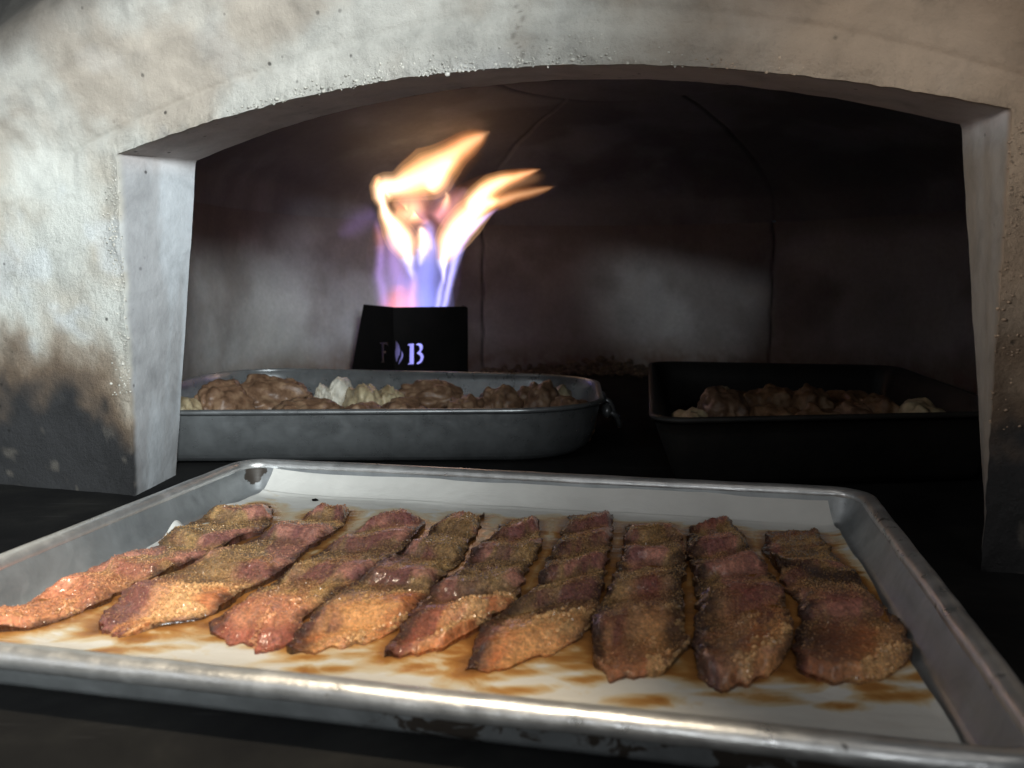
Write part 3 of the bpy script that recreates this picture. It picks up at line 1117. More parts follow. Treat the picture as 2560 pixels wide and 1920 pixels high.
    for i, t_ in enumerate(idx):
        big = nearf[t_] * sugf[t_] > 0.4
        r = rs.uniform(0.00024, 0.00050) * (2.3 if big and rs.rand() < 0.5 else 1.0)
        a, b_ = rs.uniform(0, 6.28, 2)
        ca, sa, cb_, sb = math.cos(a), math.sin(a), math.cos(b_), math.sin(b_)
        M = np.array([[ca, -sa * cb_, sa * sb], [sa, ca * cb_, -ca * sb], [0, sb, cb_]])
        VV[i * 6:i * 6 + 6] = (octa * r * rs.uniform(0.7, 1.3, 3)) @ M.T + top[t_] + np.array([rs.normal(0, 0.0003), rs.normal(0, 0.0003), r * 0.5])
        TT[i * 6:i * 6 + 6] = (cf[t_] * 0.6 + 0.4 * np.array([0.46, 0.28, 0.12])) * rs.uniform(0.7, 1.5)
        FF += [tuple(x + i * 6 for x in f) for f in of]
    g = mesh_obj('sugar_grains', VV - org, FF, M_SUGAR, o, smooth=False, attrs={'tint': TT})
    g['kind'] = 'stuff'


for k in range(9):
    build_bacon(k)


# ------------------------------------------------------------------ parchment paper
def poly_dist(P, poly):
    # distance from points to a polygon (0 inside)
    d = np.full(len(P), 1e9)
    inside = np.zeros(len(P), bool)
    n = len(poly)
    for i in range(n):
        a, b = poly[i], poly[(i + 1) % n]
        ab = b - a
        t = np.clip(((P - a) @ ab) / max(ab @ ab, 1e-12), 0, 1)
        d = np.minimum(d, np.linalg.norm(P - (a + t[:, None] * ab), axis=1))
        cond = ((a[1] > P[:, 1]) != (b[1] > P[:, 1])) & (P[:, 0] < (b[0] - a[0]) * (P[:, 1] - a[1]) / (b[1] - a[1] + 1e-12) + a[0])
        inside ^= cond
    d[inside] = 0
    return d


def build_parchment():
    nx, ny = 300, 220
    # floor part then a fold up the far wall; s runs along local y
    x0, x1 = -HX + 0.0245, HX - 0.0232
    sfl = np.linspace(-HY + 0.0245, HY - 0.0340, ny - 30)
    pts = [(y, 0.0024) for y in sfl]
    arc = catmull(np.array([(HY - 0.0340, 0.0024), (HY - 0.0275, 0.0034), (HY - 0.0220, 0.0062), (HY - 0.0172, 0.0115), (HY - 0.0125, 0.0192)]), 31)[1:]
    pts += [tuple(p) for p in arc]
    Y = np.array(pts)
    xs = np.linspace(0, 1, nx)
    V = np.zeros((nx, ny, 3))
    for j in range(ny):
        y, z = Y[j]
        lo = x0 + 0.004 * (fbm(np.array([[y * 30, 0, 0]]), 3, 4)[0] - 0.3) * 2
        hi = x1 + 0.0015 * math.sin(y * 40)
        if j > ny - 31:
            k = (j - (ny - 31)) / 30
            lo += 0.004 * k
            hi -= 0.006 * k
        V[:, j, 0] = lo + (hi - lo) * xs
        V[:, j, 1] = y
        V[:, j, 2] = z
    P3 = V * 1.0
    wr = fbm(P3 * np.array([22, 45, 1]), 4, 7) - 0.5
    V[..., 2] += 0.0012 * (wr + 0.3).clip(0) * 2 * (V[..., 1] < HY - 0.024)
    far = sstep(HY - 0.034, HY - 0.018, V[..., 1])
    V[..., 1] -= 0.0034 * fbm(P3 * np.array([34, 20, 50]), 4, 17) * far
    V[..., 2] += 0.0030 * (fbm(np.stack([V[..., 0] * 26, 0 * V[..., 0], 0 * V[..., 0]], -1), 3, 27) - 0.55) * far
    er = np.exp(-((V[-1:, :, 0] - V[..., 0]) / 0.005))
    V[..., 2] += er * 0.0030 * fbm(np.stack([V[..., 1] * 40, 0 * V[..., 1], 0 * V[..., 1]], -1), 3, 37) * (1 - far)
    # lifted, curled left edge
    el = np.exp(-((V[..., 0] - V[0:1, :, 0]) / 0.006))
    V[..., 2] += el * (0.0015 + 0.008 * np.exp(-((V[..., 1] - 0.040) / 0.008) ** 2) + 0.0035 * np.exp(-((V[..., 1] - 0.095) / 0.014) ** 2))
    # grease stain map
    W2 = TC[:2] + V[..., 0:1] * ex + V[..., 1:2] * ey
    Wf = W2.reshape(-1, 2)
    st = np.zeros(len(Wf))
    for k in range(9):
        L, R = strip_curves(k, 24)
        poly = np.vstack([L, R[::-1]])
        d = poly_dist(Wf, poly)
        st = np.maximum(st, 0.74 * np.exp(-d / 0.013))
        # run-off pooled towards the near side of each strip
        e = (L[-1] + R[-3]) / 2
        for (dx, dy, sx, sy, a) in ((0.006, -0.012, 0.020, 0.009, 0.60), (-0.008, -0.026, 0.015, 0.006, 0.55), (0.016, -0.020, 0.018, 0.006, 0.52), (-0.002, -0.042, 0.020, 0.006, 0.50), (0.024, -0.036, 0.012, 0.005, 0.50)):
            q = Wf - (e + np.array([dx, dy]) + RNG.normal(0, 0.004, 2))
            st = np.maximum(st, a * np.exp(-((q[:, 0] / sx) ** 2 + (q[:, 1] / sy) ** 2)))
    ly = V[..., 1].ravel()
    st = st * sstep(HY - 0.024, HY - 0.045, ly)
    st = st * (1 + 0.14 * sstep(0.02, -0.08, ly))
    st = st + 0.16 * sstep(0.40, 0.68, st) * sstep(-0.02, 0.06, ly)
    st = st * np.where(ly > 0, sstep(0.0, 0.014, (V[..., 0] - V[0:1, :, 0]).ravel()), 1.0)
    o = mesh_obj('parchment_paper', V.reshape(-1, 3), grid_faces(nx, ny), M_PAPER, attrs={'stain': st})
    o.location = TC
    o.rotation_euler = (0, 0, TR)
    tag(o, 'grease stained white parchment sheet lining the sheet pan', 'parchment paper')


build_parchment()

# one burnt crumb on the paper
P, F = blob(2, (0.0022, 0.0018, 0.0014), 77, 0.5, 3)
cr = on_z(788, 1252, 0.0035)
o = mesh_obj('burnt_crumb', P, F, M_STEEL)
o.location = (cr[0], cr[1], 0.0040)
tag(o, 'tiny burnt crumb on the parchment behind the second bacon strip', 'crumb')


# ------------------------------------------------------------------ pans inside the oven
def quad_warp(Q, hx, hy):
    Q = [np.asarray(q, float)[:2] for q in Q]   # NL, NR, FR, FL

    def w(P):
        s = (P[..., 0] / hx + 1) / 2
        t = (P[..., 1] / hy + 1) / 2
        X = ((1 - s) * (1 - t))[..., None] * Q[0] + (s * (1 - t))[..., None] * Q[1] + (s * t)[..., None] * Q[2] + ((1 - s) * t)[..., None] * Q[3]
        return np.concatenate([X, P[..., 2:3]], -1)
    return w


RP_H = 0.051


def build_roasting_pan():
    Q = [(-0.385, 0.712), (0.080, 0.730), (0.098, 0.985), (-0.350, 1.075)]
    c = np.mean(np.array(Q), 0)
    Ql = [np.array(q) - c for q in Q]
    hx, hy = 0.232, 0.155
    t = thing('roasting_pan', 'deep scratched aluminium roasting pan in front of the burner guard', 'roasting pan', (c[0], c[1], 0))
    h = RP_H
    prof = [(0.0000, h), (0.0022, h + 0.0008), (0.0045, h - 0.001), (0.0065, h - 0.010), (0.0100, 0.022), (0.0150, 0.0085), (0.024, 0.0030), (0.05, 0.0022), (0.10, 0.0022)]
    under = [(0.10, 0.0008), (0.032, 0.0008), (0.020, 0.0045), (0.0115, 0.0120), (0.0070, 0.024), (0.0035, h - 0.010), (0.0025, h - 0.004)]
    P = sweep(prof + under, hx, hy, 0.085, quad_warp(Ql, hx, hy), 0.02)
    V, F = ring_mesh(P)
    n = P.shape[1]
    F.append([(len(prof) - 1) * n + j for j in range(n)])
    F.append([len(prof) * n + j for j in range(n)][::-1])
    mesh_obj('pan_body', V, F, M_ROAST, t, attrs={'dirt': 0.12 * (V[:, 2] < 0.015)})
    k, rb = 12, 0.0030
    rings = [(0.0015 - rb * math.cos(2 * math.pi * i / k), h + rb * 0.8 * math.sin(2 * math.pi * i / k) - 0.001) for i in range(k)]
    P = sweep(rings, hx, hy, 0.085, quad_warp(Ql, hx, hy), 0.02)
    mesh_obj('rolled_rim', P.reshape(-1, 3), grid_faces(k, P.shape[1], wrap_n=True, wrap_m=True), M_ROAST, t, attrs={'dirt': np.zeros(P.size // 3)})
    # side handle: hinged wire bail on two lugs
    base = np.array([0.092, 0.86]) - c
    tang = np.array([0.05, 1.0]); tang /= np.linalg.norm(tang)
    outn = np.array([tang[1], -tang[0]])
    pts = []
    for a, dz, od in ((-0.045, 0.036, 0.002), (-0.044, 0.032, 0.010), (-0.036, 0.022, 0.014), (-0.015, 0.018, 0.0155), (0.015, 0.018, 0.0155), (0.036, 0.022, 0.014), (0.044, 0.032, 0.010), (0.045, 0.036, 0.002)):
        q = base + tang * a + outn * od
        pts.append((q[0], q[1], dz))
    tube('handle', catmull(np.array(pts), 60), 0.0026, M_ROAST, t)
    for a in (-0.045, 0.045):
        q = base + tang * a + outn * 0.001
        Pb, Fb = blob(3, (0.005, 0.008, 0.007), 5, 0.0)
        mesh_obj('handle_lug', Pb + np.array([q[0], q[1], 0.037]), Fb, M_ROAST, t, attrs={'dirt': np.zeros(len(Pb))})
    return t


def tube(name, C, r, mat, parent=None, seg=12):
    C = np.asarray(C, float)
    T = np.gradient(C, axis=0)
    T /= np.linalg.norm(T, axis=1)[:, None]
    up = np.array([0.13, 0.21, 0.97])
    V = []
    for i in range(len(C)):
        a = np.cross(T[i], up); a /= np.linalg.norm(a)
        b = np.cross(T[i], a)
        rr = r if np.isscalar(r) else r[i]
        for j in range(seg):
            th = 2 * math.pi * j / seg
            V.append(C[i] + rr * (math.cos(th) * a + math.sin(th) * b))
    F = grid_faces(len(C), seg, wrap_m=True)
    F.append([j for j in range(seg)][::-1])
    F.append([(len(C) - 1) * seg + j for j in range(seg)])
    return mesh_obj(name, V, F, mat, parent, attrs={'dirt': np.zeros(len(V))})


build_roasting_pan()

CP_H = 0.060


def build_cast_pan():
    Q = [(0.101, 0.618), (0.395, 0.655), (0.452, 1.005), (0.170, 1.062)]
    c = np.mean(np.array(Q), 0)
    Ql = [np.array(q) - c for q in Q]
    hx, hy = 0.145, 0.205
    t = thing('cast_iron_pan', 'black cast iron roaster with flared sides behind the right jamb', 'cast iron pan', (c[0], c[1], 0))
    h = CP_H
    prof = [(0.0000, h), (0.0030, h + 0.001), (0.0058, h - 0.001), (0.0120, 0.045), (0.0235, 0.012), (0.033, 0.006), (0.06, 0.005), (0.09, 0.005)]
    under = [(0.09, 0.0006), (0.036, 0.0006), (0.026, 0.004), (0.0200, 0.010), (0.0065, 0.045), (0.0030, h - 0.005), (0.0004, h - 0.004)]
    P = sweep(prof + under, hx, hy, 0.030, quad_warp(Ql, hx, hy), 0.008)
    V, F = ring_mesh(P)
    n = P.shape[1]
    F.append([(len(prof) - 1) * n + j for j in range(n)])
    F.append([len(prof) * n + j for j in range(n)][::-1])
    mesh_obj('pan_body', V, F, M_CAST, t)
    k, rb = 12, 0.0030
    rings = [(0.0020 - rb * math.cos(2 * math.pi * i / k), h + rb * 0.8 * math.sin(2 * math.pi * i / k) - 0.001) for i in range(k)]
    P = sweep(rings, hx, hy, 0.030, quad_warp(Ql, hx, hy), 0.008)
    mesh_obj('rim', P.reshape(-1, 3), grid_faces(k, P.shape[1], wrap_n=True, wrap_m=True), M_CAST, t)


build_cast_pan()


# ------------------------------------------------------------------ food in the pans (px left, px right, px top, depth, bottom z)
def chunk(name, u0, u1, vtop, Y, zbot, mat, label, cat, group, seed, dy=0.045, ridg=0.12, tilt=0.0):
    k = Y / ray((u0 + u1) / 2, vtop)[1]
    x0 = ray(u0, vtop)[0] * k
    x1 = ray(u1, vtop)[0] * k
    zt = CAM_H + ray(u0, vtop)[2] * k
    rx, rz = (x1 - x0) / 2 * 1.3, (zt - zbot) / 2
    P, F = blob(5, (1, 1, 1), seed, 0.50, 2.3, ridg)
    P = P * (1 + 0.16 * (fbm(P * 2.4 + seed, 4, seed + 9) - 0.5))[:, None] + 0.30 * (np.abs(fbm(P * 1.5 + seed * 0.7, 3, seed + 3) - 0.5)[:, None] * P / 0.5)
    P = P / np.abs(P).max(0)
    P = P * np.array([rx, dy / 2, rz])
    c, s = math.cos(tilt), math.sin(tilt)
    P = np.stack([P[:, 0] * c - P[:, 1] * s, P[:, 0] * s + P[:, 1] * c, P[:, 2]], -1)
    o = mesh_obj(name, P, F, mat)
    o.location = ((x0 + x1) / 2, Y, zbot + rz)
    tag(o, label, cat, group)


GR = 'browned pieces heaped in the roasting pan'
for i, (u0, u1, vt, Y, mt, nm, cat, lab) in enumerate([
    (405, 500, 990, 0.80, M_CREAM, 'vegetable_slice', 'vegetable', 'pale flat slice at the far left of the roasting pan beside the jamb'),
    (490, 620, 946, 0.84, M_MEAT, 'meat_chunk', 'meat', 'grey brown chunk second from the left in the roasting pan'),
    (575, 760, 934, 0.88, M_MEAT, 'meat_chunk', 'meat', 'large brown mound left of the pale lump in the roasting pan'),
    (690, 830, 985, 0.80, M_MEAT, 'meat_chunk', 'meat', 'low dark reddish chunk in front of and left of the pale lump'),
    (815, 882, 937, 0.90, M_PALE, 'cauliflower_floret', 'vegetable', 'bright white lump standing out in the middle of the roasting pan'),
    (780, 822, 958, 0.86, M_PALE, 'cauliflower_floret', 'vegetable', 'small pale nub just left of the bright white lump'),
    (868, 945, 957, 0.87, M_CREAM, 'vegetable_piece', 'vegetable', 'cream wedge just right of the bright white lump'),
    (930, 1010, 962, 0.88, M_CREAM, 'vegetable_piece', 'vegetable', 'cream piece browned below, left of the tallest brown mound'),
    (820, 960, 992, 0.79, M_MEAT, 'meat_chunk', 'meat', 'low brown chunk along the front rim below the white lump'),
    (940, 1060, 990, 0.79, M_MEAT, 'meat_chunk', 'meat', 'low brown chunk along the front rim below the cream pieces'),
    (995, 1165, 931, 0.90, M_MEAT, 'meat_chunk', 'meat', 'tallest brown mound below the burner guard in the roasting pan'),
    (1130, 1210, 984, 0.82, M_MEAT, 'meat_chunk', 'meat', 'small brown chunk between the tallest mound and the peaked chunk'),
    (1185, 1295, 958, 0.85, M_MEAT, 'meat_chunk', 'meat', 'peaked brown chunk against the bright far wall of the roasting pan'),
    (1290, 1400, 941, 0.87, M_MEAT, 'meat_chunk', 'meat', 'brown chunk with a curled tip near the right end of the roasting pan'),
    (1365, 1425, 950, 0.90, M_CREAM, 'vegetable_slice', 'vegetable', 'pale thin slice leaning at the right end of the roasting pan'),
    (1375, 1475, 984, 0.82, M_MEAT, 'meat_chunk', 'meat', 'rightmost low brown chunk in the roasting pan corner'),
]):
    chunk(nm, u0, u1, vt, Y, 0.004, mt, lab, cat, GR, 200 + i, 0.07, 0.03, random.uniform(-0.3, 0.3))

GC = 'roasted pieces in the cast iron pan'
for i, (u0, u1, vt, Y, mt, lab) in enumerate([
    (1690, 1775, 1010, 0.70, M_CREAM, 'pale roasted piece at the left front of the cast iron pan'),
    (1735, 1865, 965, 0.76, M_MEAT, 'big dark red roasted piece at the left of the cast iron pan'),
    (1775, 1860, 952, 0.86, M_CREAM, 'pale roasted piece behind the big dark red one'),
    (1855, 1980, 952, 0.84, M_ROASTED, 'back roasted piece just right of the big dark red one'),
    (1880, 1995, 1000, 0.72, M_ROASTED, 'golden roasted piece front centre left of the cast iron pan'),
    (1975, 2085, 958, 0.82, M_ROASTED, 'tall roasted piece in the middle of the cast iron pan'),
    (1985, 2090, 1004, 0.72, M_ROASTED, 'golden square roasted piece front centre of the cast iron pan'),
    (2075, 2175, 962, 0.84, M_ROASTED, 'back roasted piece right of the middle in the cast iron pan'),
    (2085, 2180, 1002, 0.72, M_MEAT, 'dark roasted piece front right of centre in the cast iron pan'),
    (2160, 2260, 978, 0.78, M_ROASTED, 'roasted piece second from the right in the cast iron pan'),
    (2262, 2362, 996, 0.74, M_CREAM, 'pale rounded roasted piece at the right end of the cast iron pan'),
]):
    chunk('roasted_potato' if mt != M_MEAT else 'roasted_meat', u0, u1, vt, Y, 0.006, mt, lab, 'roasted food', GC, 300 + i, 0.075, 0.03, random.uniform(-0.3, 0.3))


def build_bed(name, Q, zbase, zmid, seed, mat, label, cat, inset=0.80):
    c = np.mean(np.array(Q), 0)
    n = 120
    S1, T1 = np.meshgrid(np.linspace(-1, 1, n), np.linspace(-1, 1, n), indexing='ij')
    # square to rounded square
    X = S1 * np.sqrt(1 - 0.35 * T1 ** 2)
    Y = T1 * np.sqrt(1 - 0.35 * S1 ** 2)
    s_, t_ = (X * inset + 1) / 2, (Y * inset + 1) / 2
    Q = [np.array(q) for q in Q]
    P = ((1 - s_) * (1 - t_))[..., None] * Q[0] + (s_ * (1 - t_))[..., None] * Q[1] + (s_ * t_)[..., None] * Q[2] + ((1 - s_) * t_)[..., None] * Q[3] - c
    P3 = np.concatenate([P, 0 * P[..., :1]], -1)
    r = np.maximum(np.abs(S1), np.abs(T1))
    lumps = fbm(P3 * 42, 3, seed)
    crumb = fbm(P3 * 170, 3, seed + 4)
    z = zbase + (zmid - zbase) * sstep(1.0, 0.72, r) * (0.80 + 0.55 * (lumps - 0.5)) + 0.005 * (crumb - 0.5) * sstep(1, 0.9, r)
    V = np.concatenate([P, z[..., None]], -1).reshape(-1, 3)
    o = mesh_obj(name, V, grid_faces(n, n), mat)
    o.location = (c[0], c[1], 0)
    tag(o, label, cat)


build_bed('crumb_topping', [(0.101, 0.618), (0.395, 0.655), (0.452, 1.005), (0.170, 1.062)], 0.0062, 0.046, 31, M_ROASTED, 'golden brown crumbly filling spread level across the cast iron pan', 'baked filling', 0.74)
build_bed('braised_meat', [(-0.385, 0.712), (0.080, 0.730), (0.098, 0.985), (-0.350, 1.075)], 0.0030, 0.036, 57, M_MEAT, 'brown shredded meat covering the bottom of the roasting pan', 'meat', 0.82)

# ------------------------------------------------------------------ burner with folded guard plate
def build_burner():
    Yf = 1.15
    pt = np.array([-0.158, Yf, 0.0])
    fold_b, fold_t = (985, 920), (991, 769)
    # front plate plane: through the fold, turned a little so the right end lies further back
    nf = np.array([-0.24, 1.0, 0.0]); nf /= np.linalg.norm(nf)
    foot = on_plane(988, 900, pt, np.array([0, 1.0, 0]))
    n_l = np.array([0.86, 0.50, -0.03]); n_l /= np.linalg.norm(n_l)
    t = thing('burner', 'black folded burner guard with cut-out letters standing behind the roasting pan', 'burner', (foot[0], foot[1], 0))
    O = np.array([foot[0], foot[1], 0.0])

    def plate(name, org, nrm, outline, holes, th=0.0016):
        nrm = nrm / np.linalg.norm(nrm)
        xa = np.cross(np.array([0, 0, 1.0]), nrm); xa /= np.linalg.norm(xa)
        if xa[0] < 0:
            xa = -xa
        ya = np.array([0, 0, 1.0]) if abs(nrm[2]) < 1e-6 else np.cross(nrm, xa)
        if ya[2] < 0:
            ya = -ya
        cu = bpy.data.curves.new(name, 'CURVE')
        cu.dimensions = '2D'
        cu.fill_mode = 'BOTH'
        cu.extrude = th / 2
        for poly in [outline] + holes:
            sp = cu.splines.new('POLY')
            sp.points.add(len(poly) - 1)
            for q, P in zip(sp.points, poly):
                P = np.asarray(P) - org
                q.co = (P @ xa, P @ ya, 0, 1)
            sp.use_cyclic_u = True
        tmp = bpy.data.objects.new(name + '_tmp', cu)
        COL.objects.link(tmp)
        dg = bpy.context.evaluated_depsgraph_get()
        me = bpy.data.meshes.new_from_object(tmp.evaluated_get(dg))
        bpy.data.objects.remove(tmp)
        me.materials.clear()
        me.materials.append(M_STEEL)
        me.name = name
        o = bpy.data.objects.new(name, me)
        COL.objects.link(o)
        za = np.cross(xa, ya)
        M = Matrix(((xa[0], ya[0], za[0], org[0] - O[0]), (xa[1], ya[1], za[1], org[1] - O[1]), (xa[2], ya[2], za[2], org[2] - O[2]), (0, 0, 0, 1)))
        o.matrix_local = M
        o.parent = t
        return o

    def crop(pts):
        return [(x / 5.53 + 850, y / 5.53 + 720) for x, y in pts]

    F_ = [(545, 755), (660, 750), (672, 820), (660, 820), (645, 778), (612, 772), (612, 872), (634, 866), (640, 842), (645, 938), (635, 912), (612, 902), (612, 1010), (622, 1030), (558, 1030), (573, 1012), (573, 775), (545, 768)]
    E1 = [(768, 722), (795, 755), (820, 800), (832, 860), (825, 920), (800, 970), (785, 1030), (775, 1010), (764, 950), (756, 890), (768, 840), (772, 790)]
    E2 = [(850, 860), (872, 910), (870, 960), (845, 1010), (812, 1058), (808, 1045), (825, 990), (845, 950), (852, 910)]
    B1 = [(935, 782), (950, 772), (1020, 768), (1020, 1052), (940, 1058), (940, 1045), (962, 1035), (965, 800), (940, 795)]
    B2 = [(1055, 775), (1090, 765), (1130, 775), (1145, 810), (1140, 850), (1115, 885), (1145, 915), (1158, 950), (1145, 1000), (1120, 1035), (1085, 1050), (1060, 1048), (1060, 1035), (1090, 1020), (1110, 990), (1115, 955), (1100, 925), (1065, 905), (1065, 895), (1095, 870), (1102, 840), (1098, 805), (1080, 790), (1055, 790)]
    org = np.array([foot[0], foot[1], 0.0])
    pf = lambda L: [on_plane(u, v, org, nf) for u, v in crop(L)]
    tl, tr = on_plane(983, 768, org, nf), on_plane(1166, 766, org, nf)
    bl, br = tl.copy(), on_plane(1168, 900, org, nf)
    bl[2] = 0.001
    br[2] = 0.001
    plate('front_plate', org, nf, [bl, br, tr, tl], [pf(E1), pf(E2), pf(B1), pf(B2)])
    # left wing
    orgl = tl.copy()
    orgl[2] = 0.0
    orgl = orgl + np.array([0.0006, 0.0016, 0])
    nl = np.array([0.80, 0.60, 0.0]); nl /= np.linalg.norm(nl)
    pl = lambda u, v: on_plane(u, v, orgl, nl)
    a_, b_ = pl(910, 761), pl(872, 960)
    b_[2] = 0.001
    c_ = orgl.copy(); c_[2] = 0.001
    d_ = orgl.copy(); d_[2] = tl[2]
    plate('left_wing', orgl, nl, [b_, c_, d_, a_], [[pl(u, v) for u, v in crop(F_)]])
    # right return
    orr = tr.copy(); orr[2] = 0
    nr_ = np.array([1.0, 0.12, 0]); nr_ /= np.linalg.norm(nr_)
    orr = orr + np.array([0.001, 0.0025, 0])
    back = orr + np.array([-0.012, 0.10, 0])
    plate('right_wing', orr, np.array([back[1] - orr[1], -(back[0] - orr[0]), 0]), [orr + Z * 0.001, back + Z * 0.001, back + Z * (tr[2] - 0.002), orr + Z * (tr[2] - 0.002)], [])
    # burner tube behind the plate
    cx_ = -0.10
    tube('burner_tube', np.array([(cx_, 1.215, 0.006), (cx_, 1.215, 0.03), (cx_, 1.215, 0.045)]) - O, 0.024, M_STEEL, t, 24)


build_burner()


# ------------------------------------------------------------------ flame: nested glowing shells round traced tongues
FY = 1.212
YEL = (1.00, 0.74, 0.42)
WHT = (1.00, 0.90, 0.70)
ORG = (1.00, 0.56, 0.27)
PNK = (0.62, 0.30, 0.36)
MAU = (0.42, 0.28, 0.42)
BLU = (0.26, 0.32, 0.95)
LAV = (0.45, 0.42, 1.00)
BLV = (0.30, 0.30, 0.85)
PUR = (0.36, 0.22, 0.62)
RED = (0.80, 0.25, 0.38)
# points: (x, y, half width) in the zoomed crop of the photograph, then brightness and colour along the tongue
TONGUES = [
    ([(398, 668, 14), (372, 600, 30), (362, 560, 38), (378, 520, 52), (460, 510, 52), (560, 470, 76), (650, 430, 92), (735, 368, 72), (815, 302, 54), (890, 250, 44), (960, 212, 26), (1005, 186, 5)], [1.9, 2.2, 2.6, 2.8, 2.4, 2.0, 1.4, 0.9, 0.6], [WHT, WHT, WHT, YEL, YEL, YEL, ORG, ORG, ORG], 0.010),
    ([(640, 540, 40), (690, 470, 48), (740, 400, 30), (780, 350, 14)], [0.9, 1.4, 1.0, 0.4], [YEL, WHT, YEL, ORG], 0.004),
    ([(366, 600, 14), (384, 660, 30), (404, 700, 38), (445, 760, 50), (492, 840, 58), (520, 920, 40), (536, 1000, 22), (548, 1070, 6)], [1.2, 2.4, 3.0, 3.0, 2.2, 1.1, 0.3], [WHT, WHT, WHT, WHT, WHT, LAV, LAV], 0.0),
    ([(430, 640, 34), (520, 600, 60), (600, 590, 60), (650, 560, 30)], [0.35, 0.32, 0.30, 0.15], [ORG, PNK, PNK, MAU], 0.002),
    ([(440, 660, 30), (520, 680, 52), (560, 650, 62), (600, 690, 40), (640, 740, 14)], [0.4, 0.75, 0.8, 0.6, 0.2], [ORG, YEL, YEL, PNK, PNK], 0.002),
    ([(735, 1090, 10), (728, 1000, 20), (740, 930, 36), (768, 850, 56), (815, 775, 62), (880, 700, 62), (945, 640, 54), (1005, 605, 36), (1060, 585, 12)], [0.7, 1.2, 2.4, 3.0, 3.0, 2.8, 2.4, 1.9, 0.8], [LAV, LAV, WHT, WHT, WHT, WHT, WHT, YEL, ORG], 0.0),
    ([(880, 650, 40), (940, 580, 46), (1000, 525, 46), (1080, 480, 36), (1160, 455, 26), (1240, 430, 16), (1310, 408, 4)], [1.4, 2.2, 2.5, 1.9, 1.2, 0.7, 0.3], [WHT, WHT, YEL, YEL, ORG, ORG, ORG], -0.004),
    ([(985, 620, 26), (1070, 597, 30), (1160, 568, 26), (1250, 548, 22), (1330, 528, 14), (1390, 512, 4)], [1.0, 0.8, 0.55, 0.42, 0.34, 0.12], [YEL, ORG, ORG, ORG, ORG, ORG], 0.006),
    ([(590, 745, 14), (608, 800, 30), (612, 860, 32), (604, 920, 24), (594, 990, 10)], [0.8, 1.8, 1.9, 1.1, 0.3], [WHT, WHT, WHT, LAV, LAV], -0.006),
    ([(740, 540, 4), (752, 580, 18), (735, 640, 28), (690, 700, 24)], [0.3, 0.8, 0.7, 0.3], [YEL, YEL, PNK, PNK], 0.008),
    ([(690, 730, 50), (760, 650, 60), (820, 580, 48), (880, 520, 20)], [0.45, 0.55, 0.38, 0.10], [PNK, PNK, PNK, MAU], 0.012),
    ([(780, 420, 10), (750, 510, 50), (700, 600, 60), (660, 700, 40)], [0.05, 0.14, 0.20, 0.15], [MAU, MAU, MAU, PNK], 0.016),
    ([(330, 700, 12), (352, 800, 26), (358, 920, 26), (356, 1040, 30), (372, 1140, 34), (388, 1250, 30)], [0.10, 0.42, 0.46, 0.46, 0.5, 0.5], [PUR, PNK, PUR, PUR, PUR, PUR], -0.010),
    ([(400, 760, 12), (430, 880, 44), (450, 1000, 62), (470, 1110, 72), (490, 1220, 78), (500, 1290, 60)], [0.2, 0.5, 0.55, 0.55, 0.55, 0.5], [PUR, PUR, PUR, PUR, PNK, RED], 0.010),
    ([(480, 1090, 30), (470, 1160, 62), (465, 1225, 78), (465, 1290, 60)], [0.15, 0.30, 0.62, 0.6], [RED, RED, RED, RED], -0.012),
    ([(656, 780, 16), (655, 860, 44), (640, 960, 74), (622, 1060, 92), (618, 1150, 100), (622, 1260, 100), (622, 1360, 80), (622, 1470, 60)], [0.25, 0.62, 0.62, 0.62, 0.75, 0.8, 0.8, 0.8], [LAV, LAV, BLU, BLU, BLU, BLU, BLU, BLU], 0.0),
    ([(1060, 636, 5), (960, 712, 14), (870, 800, 20), (818, 890, 22), (788, 980, 22), (768, 1080, 20), (744, 1180, 18), (728, 1300, 16)], [0.3, 0.7, 0.9, 1.1, 1.2, 1.1, 0.9, 0.8], [PUR, LAV, LAV, LAV, LAV, LAV, LAV, LAV], -0.014),
    ([(742, 960, 8), (728, 1060, 14), (706, 1160, 16), (690, 1290, 14)], [0.3, 0.7, 0.8, 0.6], [LAV, LAV, LAV, LAV], -0.018),
    ([(330, 660, 44), (250, 715, 60), (170, 770, 50), (100, 805, 20)], [0.10, 0.10, 0.09, 0.03], [PUR, PUR, PUR, PUR], 0.02),
    ([(560, 1000, 20), (556, 1090, 26), (548, 1180, 26), (548, 1290, 24)], [0.2, 0.45, 0.5, 0.4], [LAV, PNK, PNK, PNK], -0.016),
]
TONGUES += [
    ([(570, 1300, 120), (560, 1180, 150), (560, 1040, 165), (560, 900, 165), (570, 780, 150), (600, 680, 130), (640, 590, 80)], [0.12, 0.20, 0.22, 0.22, 0.24, 0.24, 0.10], [PUR, PUR, PUR, MAU, PNK, PNK, PNK], 0.006),
    ([(420, 640, 60), (520, 560, 90), (640, 470, 110), (760, 370, 80), (880, 270, 60), (980, 205, 30)], [0.15, 0.25, 0.28, 0.22, 0.16, 0.06], [ORG, ORG, ORG, ORG, ORG, ORG], 0.012),
    ([(690, 860, 40), (760, 760, 70), (850, 660, 80), (960, 570, 70), (1080, 510, 55), (1220, 470, 40), (1340, 450, 20)], [0.2, 0.30, 0.32, 0.28, 0.22, 0.14, 0.04], [PNK, PNK, ORG, ORG, ORG, ORG, ORG], 0.010),
    ([(620, 700, 26), (640, 760, 34), (650, 830, 30), (660, 900, 18)], [0.3, 0.5, 0.5, 0.2], [PNK, LAV, LAV, BLU], 0.004),
    ([(330, 520, 10), (345, 470, 16), (362, 450, 8)], [0.5, 0.6, 0.2], [ORG, ORG, ORG], 0.0),
]
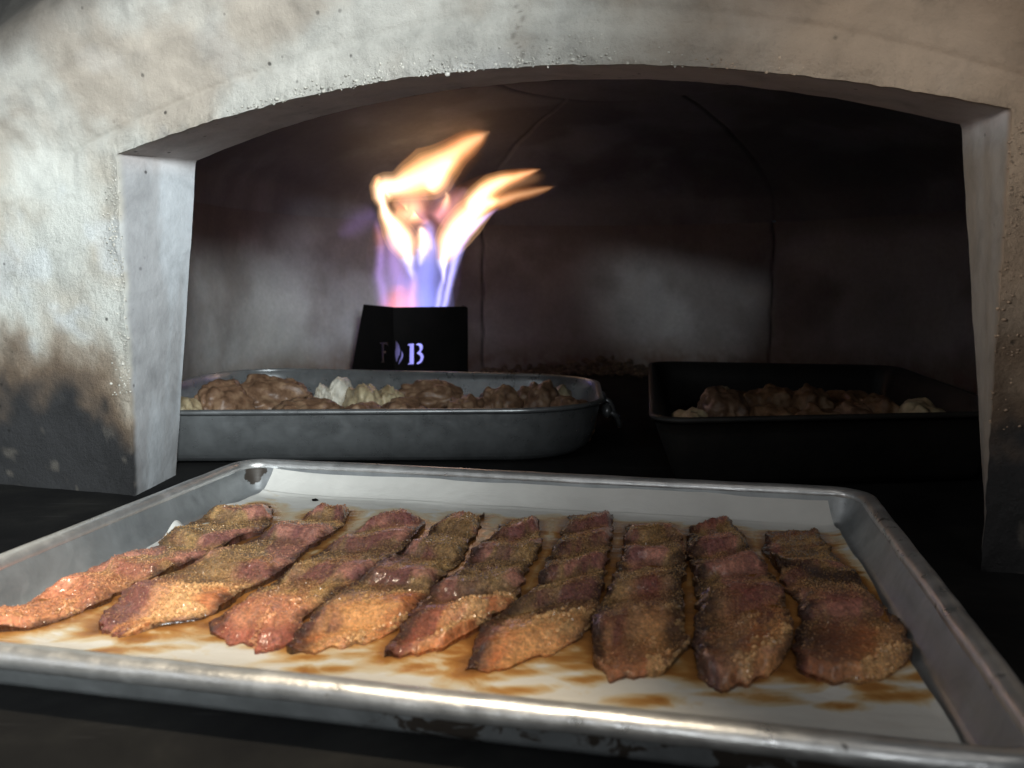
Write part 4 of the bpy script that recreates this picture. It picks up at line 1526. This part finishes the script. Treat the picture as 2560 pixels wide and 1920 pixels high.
GLOWS = [  # blue glow low behind the cut-out plate
    ([(575, 1380, 30), (575, 1450, 80), (575, 1540, 90), (575, 1640, 60)], [0.9, 0.95, 0.95, 0.9], [BLV, BLV, BLV, BLV], 0.0),
]


def shell_col(c, f):
    # outer shells of the yellow tongues are redder
    if c[0] > c[2]:
        return c * np.array([1.0, 0.62 + 0.48 * f, 0.38 + 0.85 * f])
    return c


def build_flame():
    cx_, base = -0.10, 0.05
    t = thing('gas_flame', 'leaning gas flame, blue foot and forked yellow tips, above the burner guard', 'flame', (cx_, FY, base))
    O = np.array([cx_, FY, base])
    K, seg, nr = 13, 18, 46
    scales = 0.66 * np.sqrt(-2 * np.log((np.arange(K) + 0.5) / K))
    for pts, bright, cols, dY in TONGUES + GLOWS:
        pts = np.array(pts, float)
        C = catmull(pts, nr)
        nseg = np.linspace(0, 1, nr)
        br = np.interp(nseg, np.linspace(0, 1, len(bright)), bright)
        cc = np.stack([np.interp(nseg, np.linspace(0, 1, len(cols)), [c[i] for c in cols]) for i in range(3)], -1)
        Y = FY + dY
        P = np.zeros((nr, 3))
        for i in range(nr):
            u, v = C[i, 0] / 2.37 + 800, C[i, 1] / 2.37 + 250
            P[i] = on_plane(u, v, np.array([0, Y, 0]), np.array([0, 1.0, 0]))
        sc = Y / FPX / 2.37
        wd = np.clip(C[:, 2], 2, None) * sc
        T = np.gradient(P, axis=0)
        T /= np.linalg.norm(T, axis=1)[:, None]
        side = np.stack([T[:, 2], 0 * T[:, 0], -T[:, 0]], -1)
        side /= np.linalg.norm(side, axis=1)[:, None]
        fade = sstep(0, 0.10, nseg) * sstep(1.0, 0.90, nseg)
        V, F, G = [], [], []
        for k, s in enumerate(scales):
            base_i = len(V)
            for i in range(nr):
                for j in range(seg):
                    a = 2 * math.pi * j / seg
                    V.append(P[i] + side[i] * wd[i] * s * math.cos(a) + np.array([0, 1, 0]) * wd[i] * 0.7 * s * math.sin(a))
                    G.append(shell_col(cc[i], k / (K - 1)) * (br[i] if br[i] < 1 else 1 + (br[i] - 1) * 0.55) * (0.2 + 0.8 * fade[i]) / (2 * K) * 1.55)
            F += grid_faces(nr, seg, wrap_m=True, base=base_i)
        V = np.array(V)
        wob = (fbm(V * 60, 3, 4) - 0.5) * 0.004
        V[:, 0] += wob
        mesh_obj('flame_tongue', V - O, F, M_FLAME, t, attrs={'glow': np.array(G)})


build_flame()
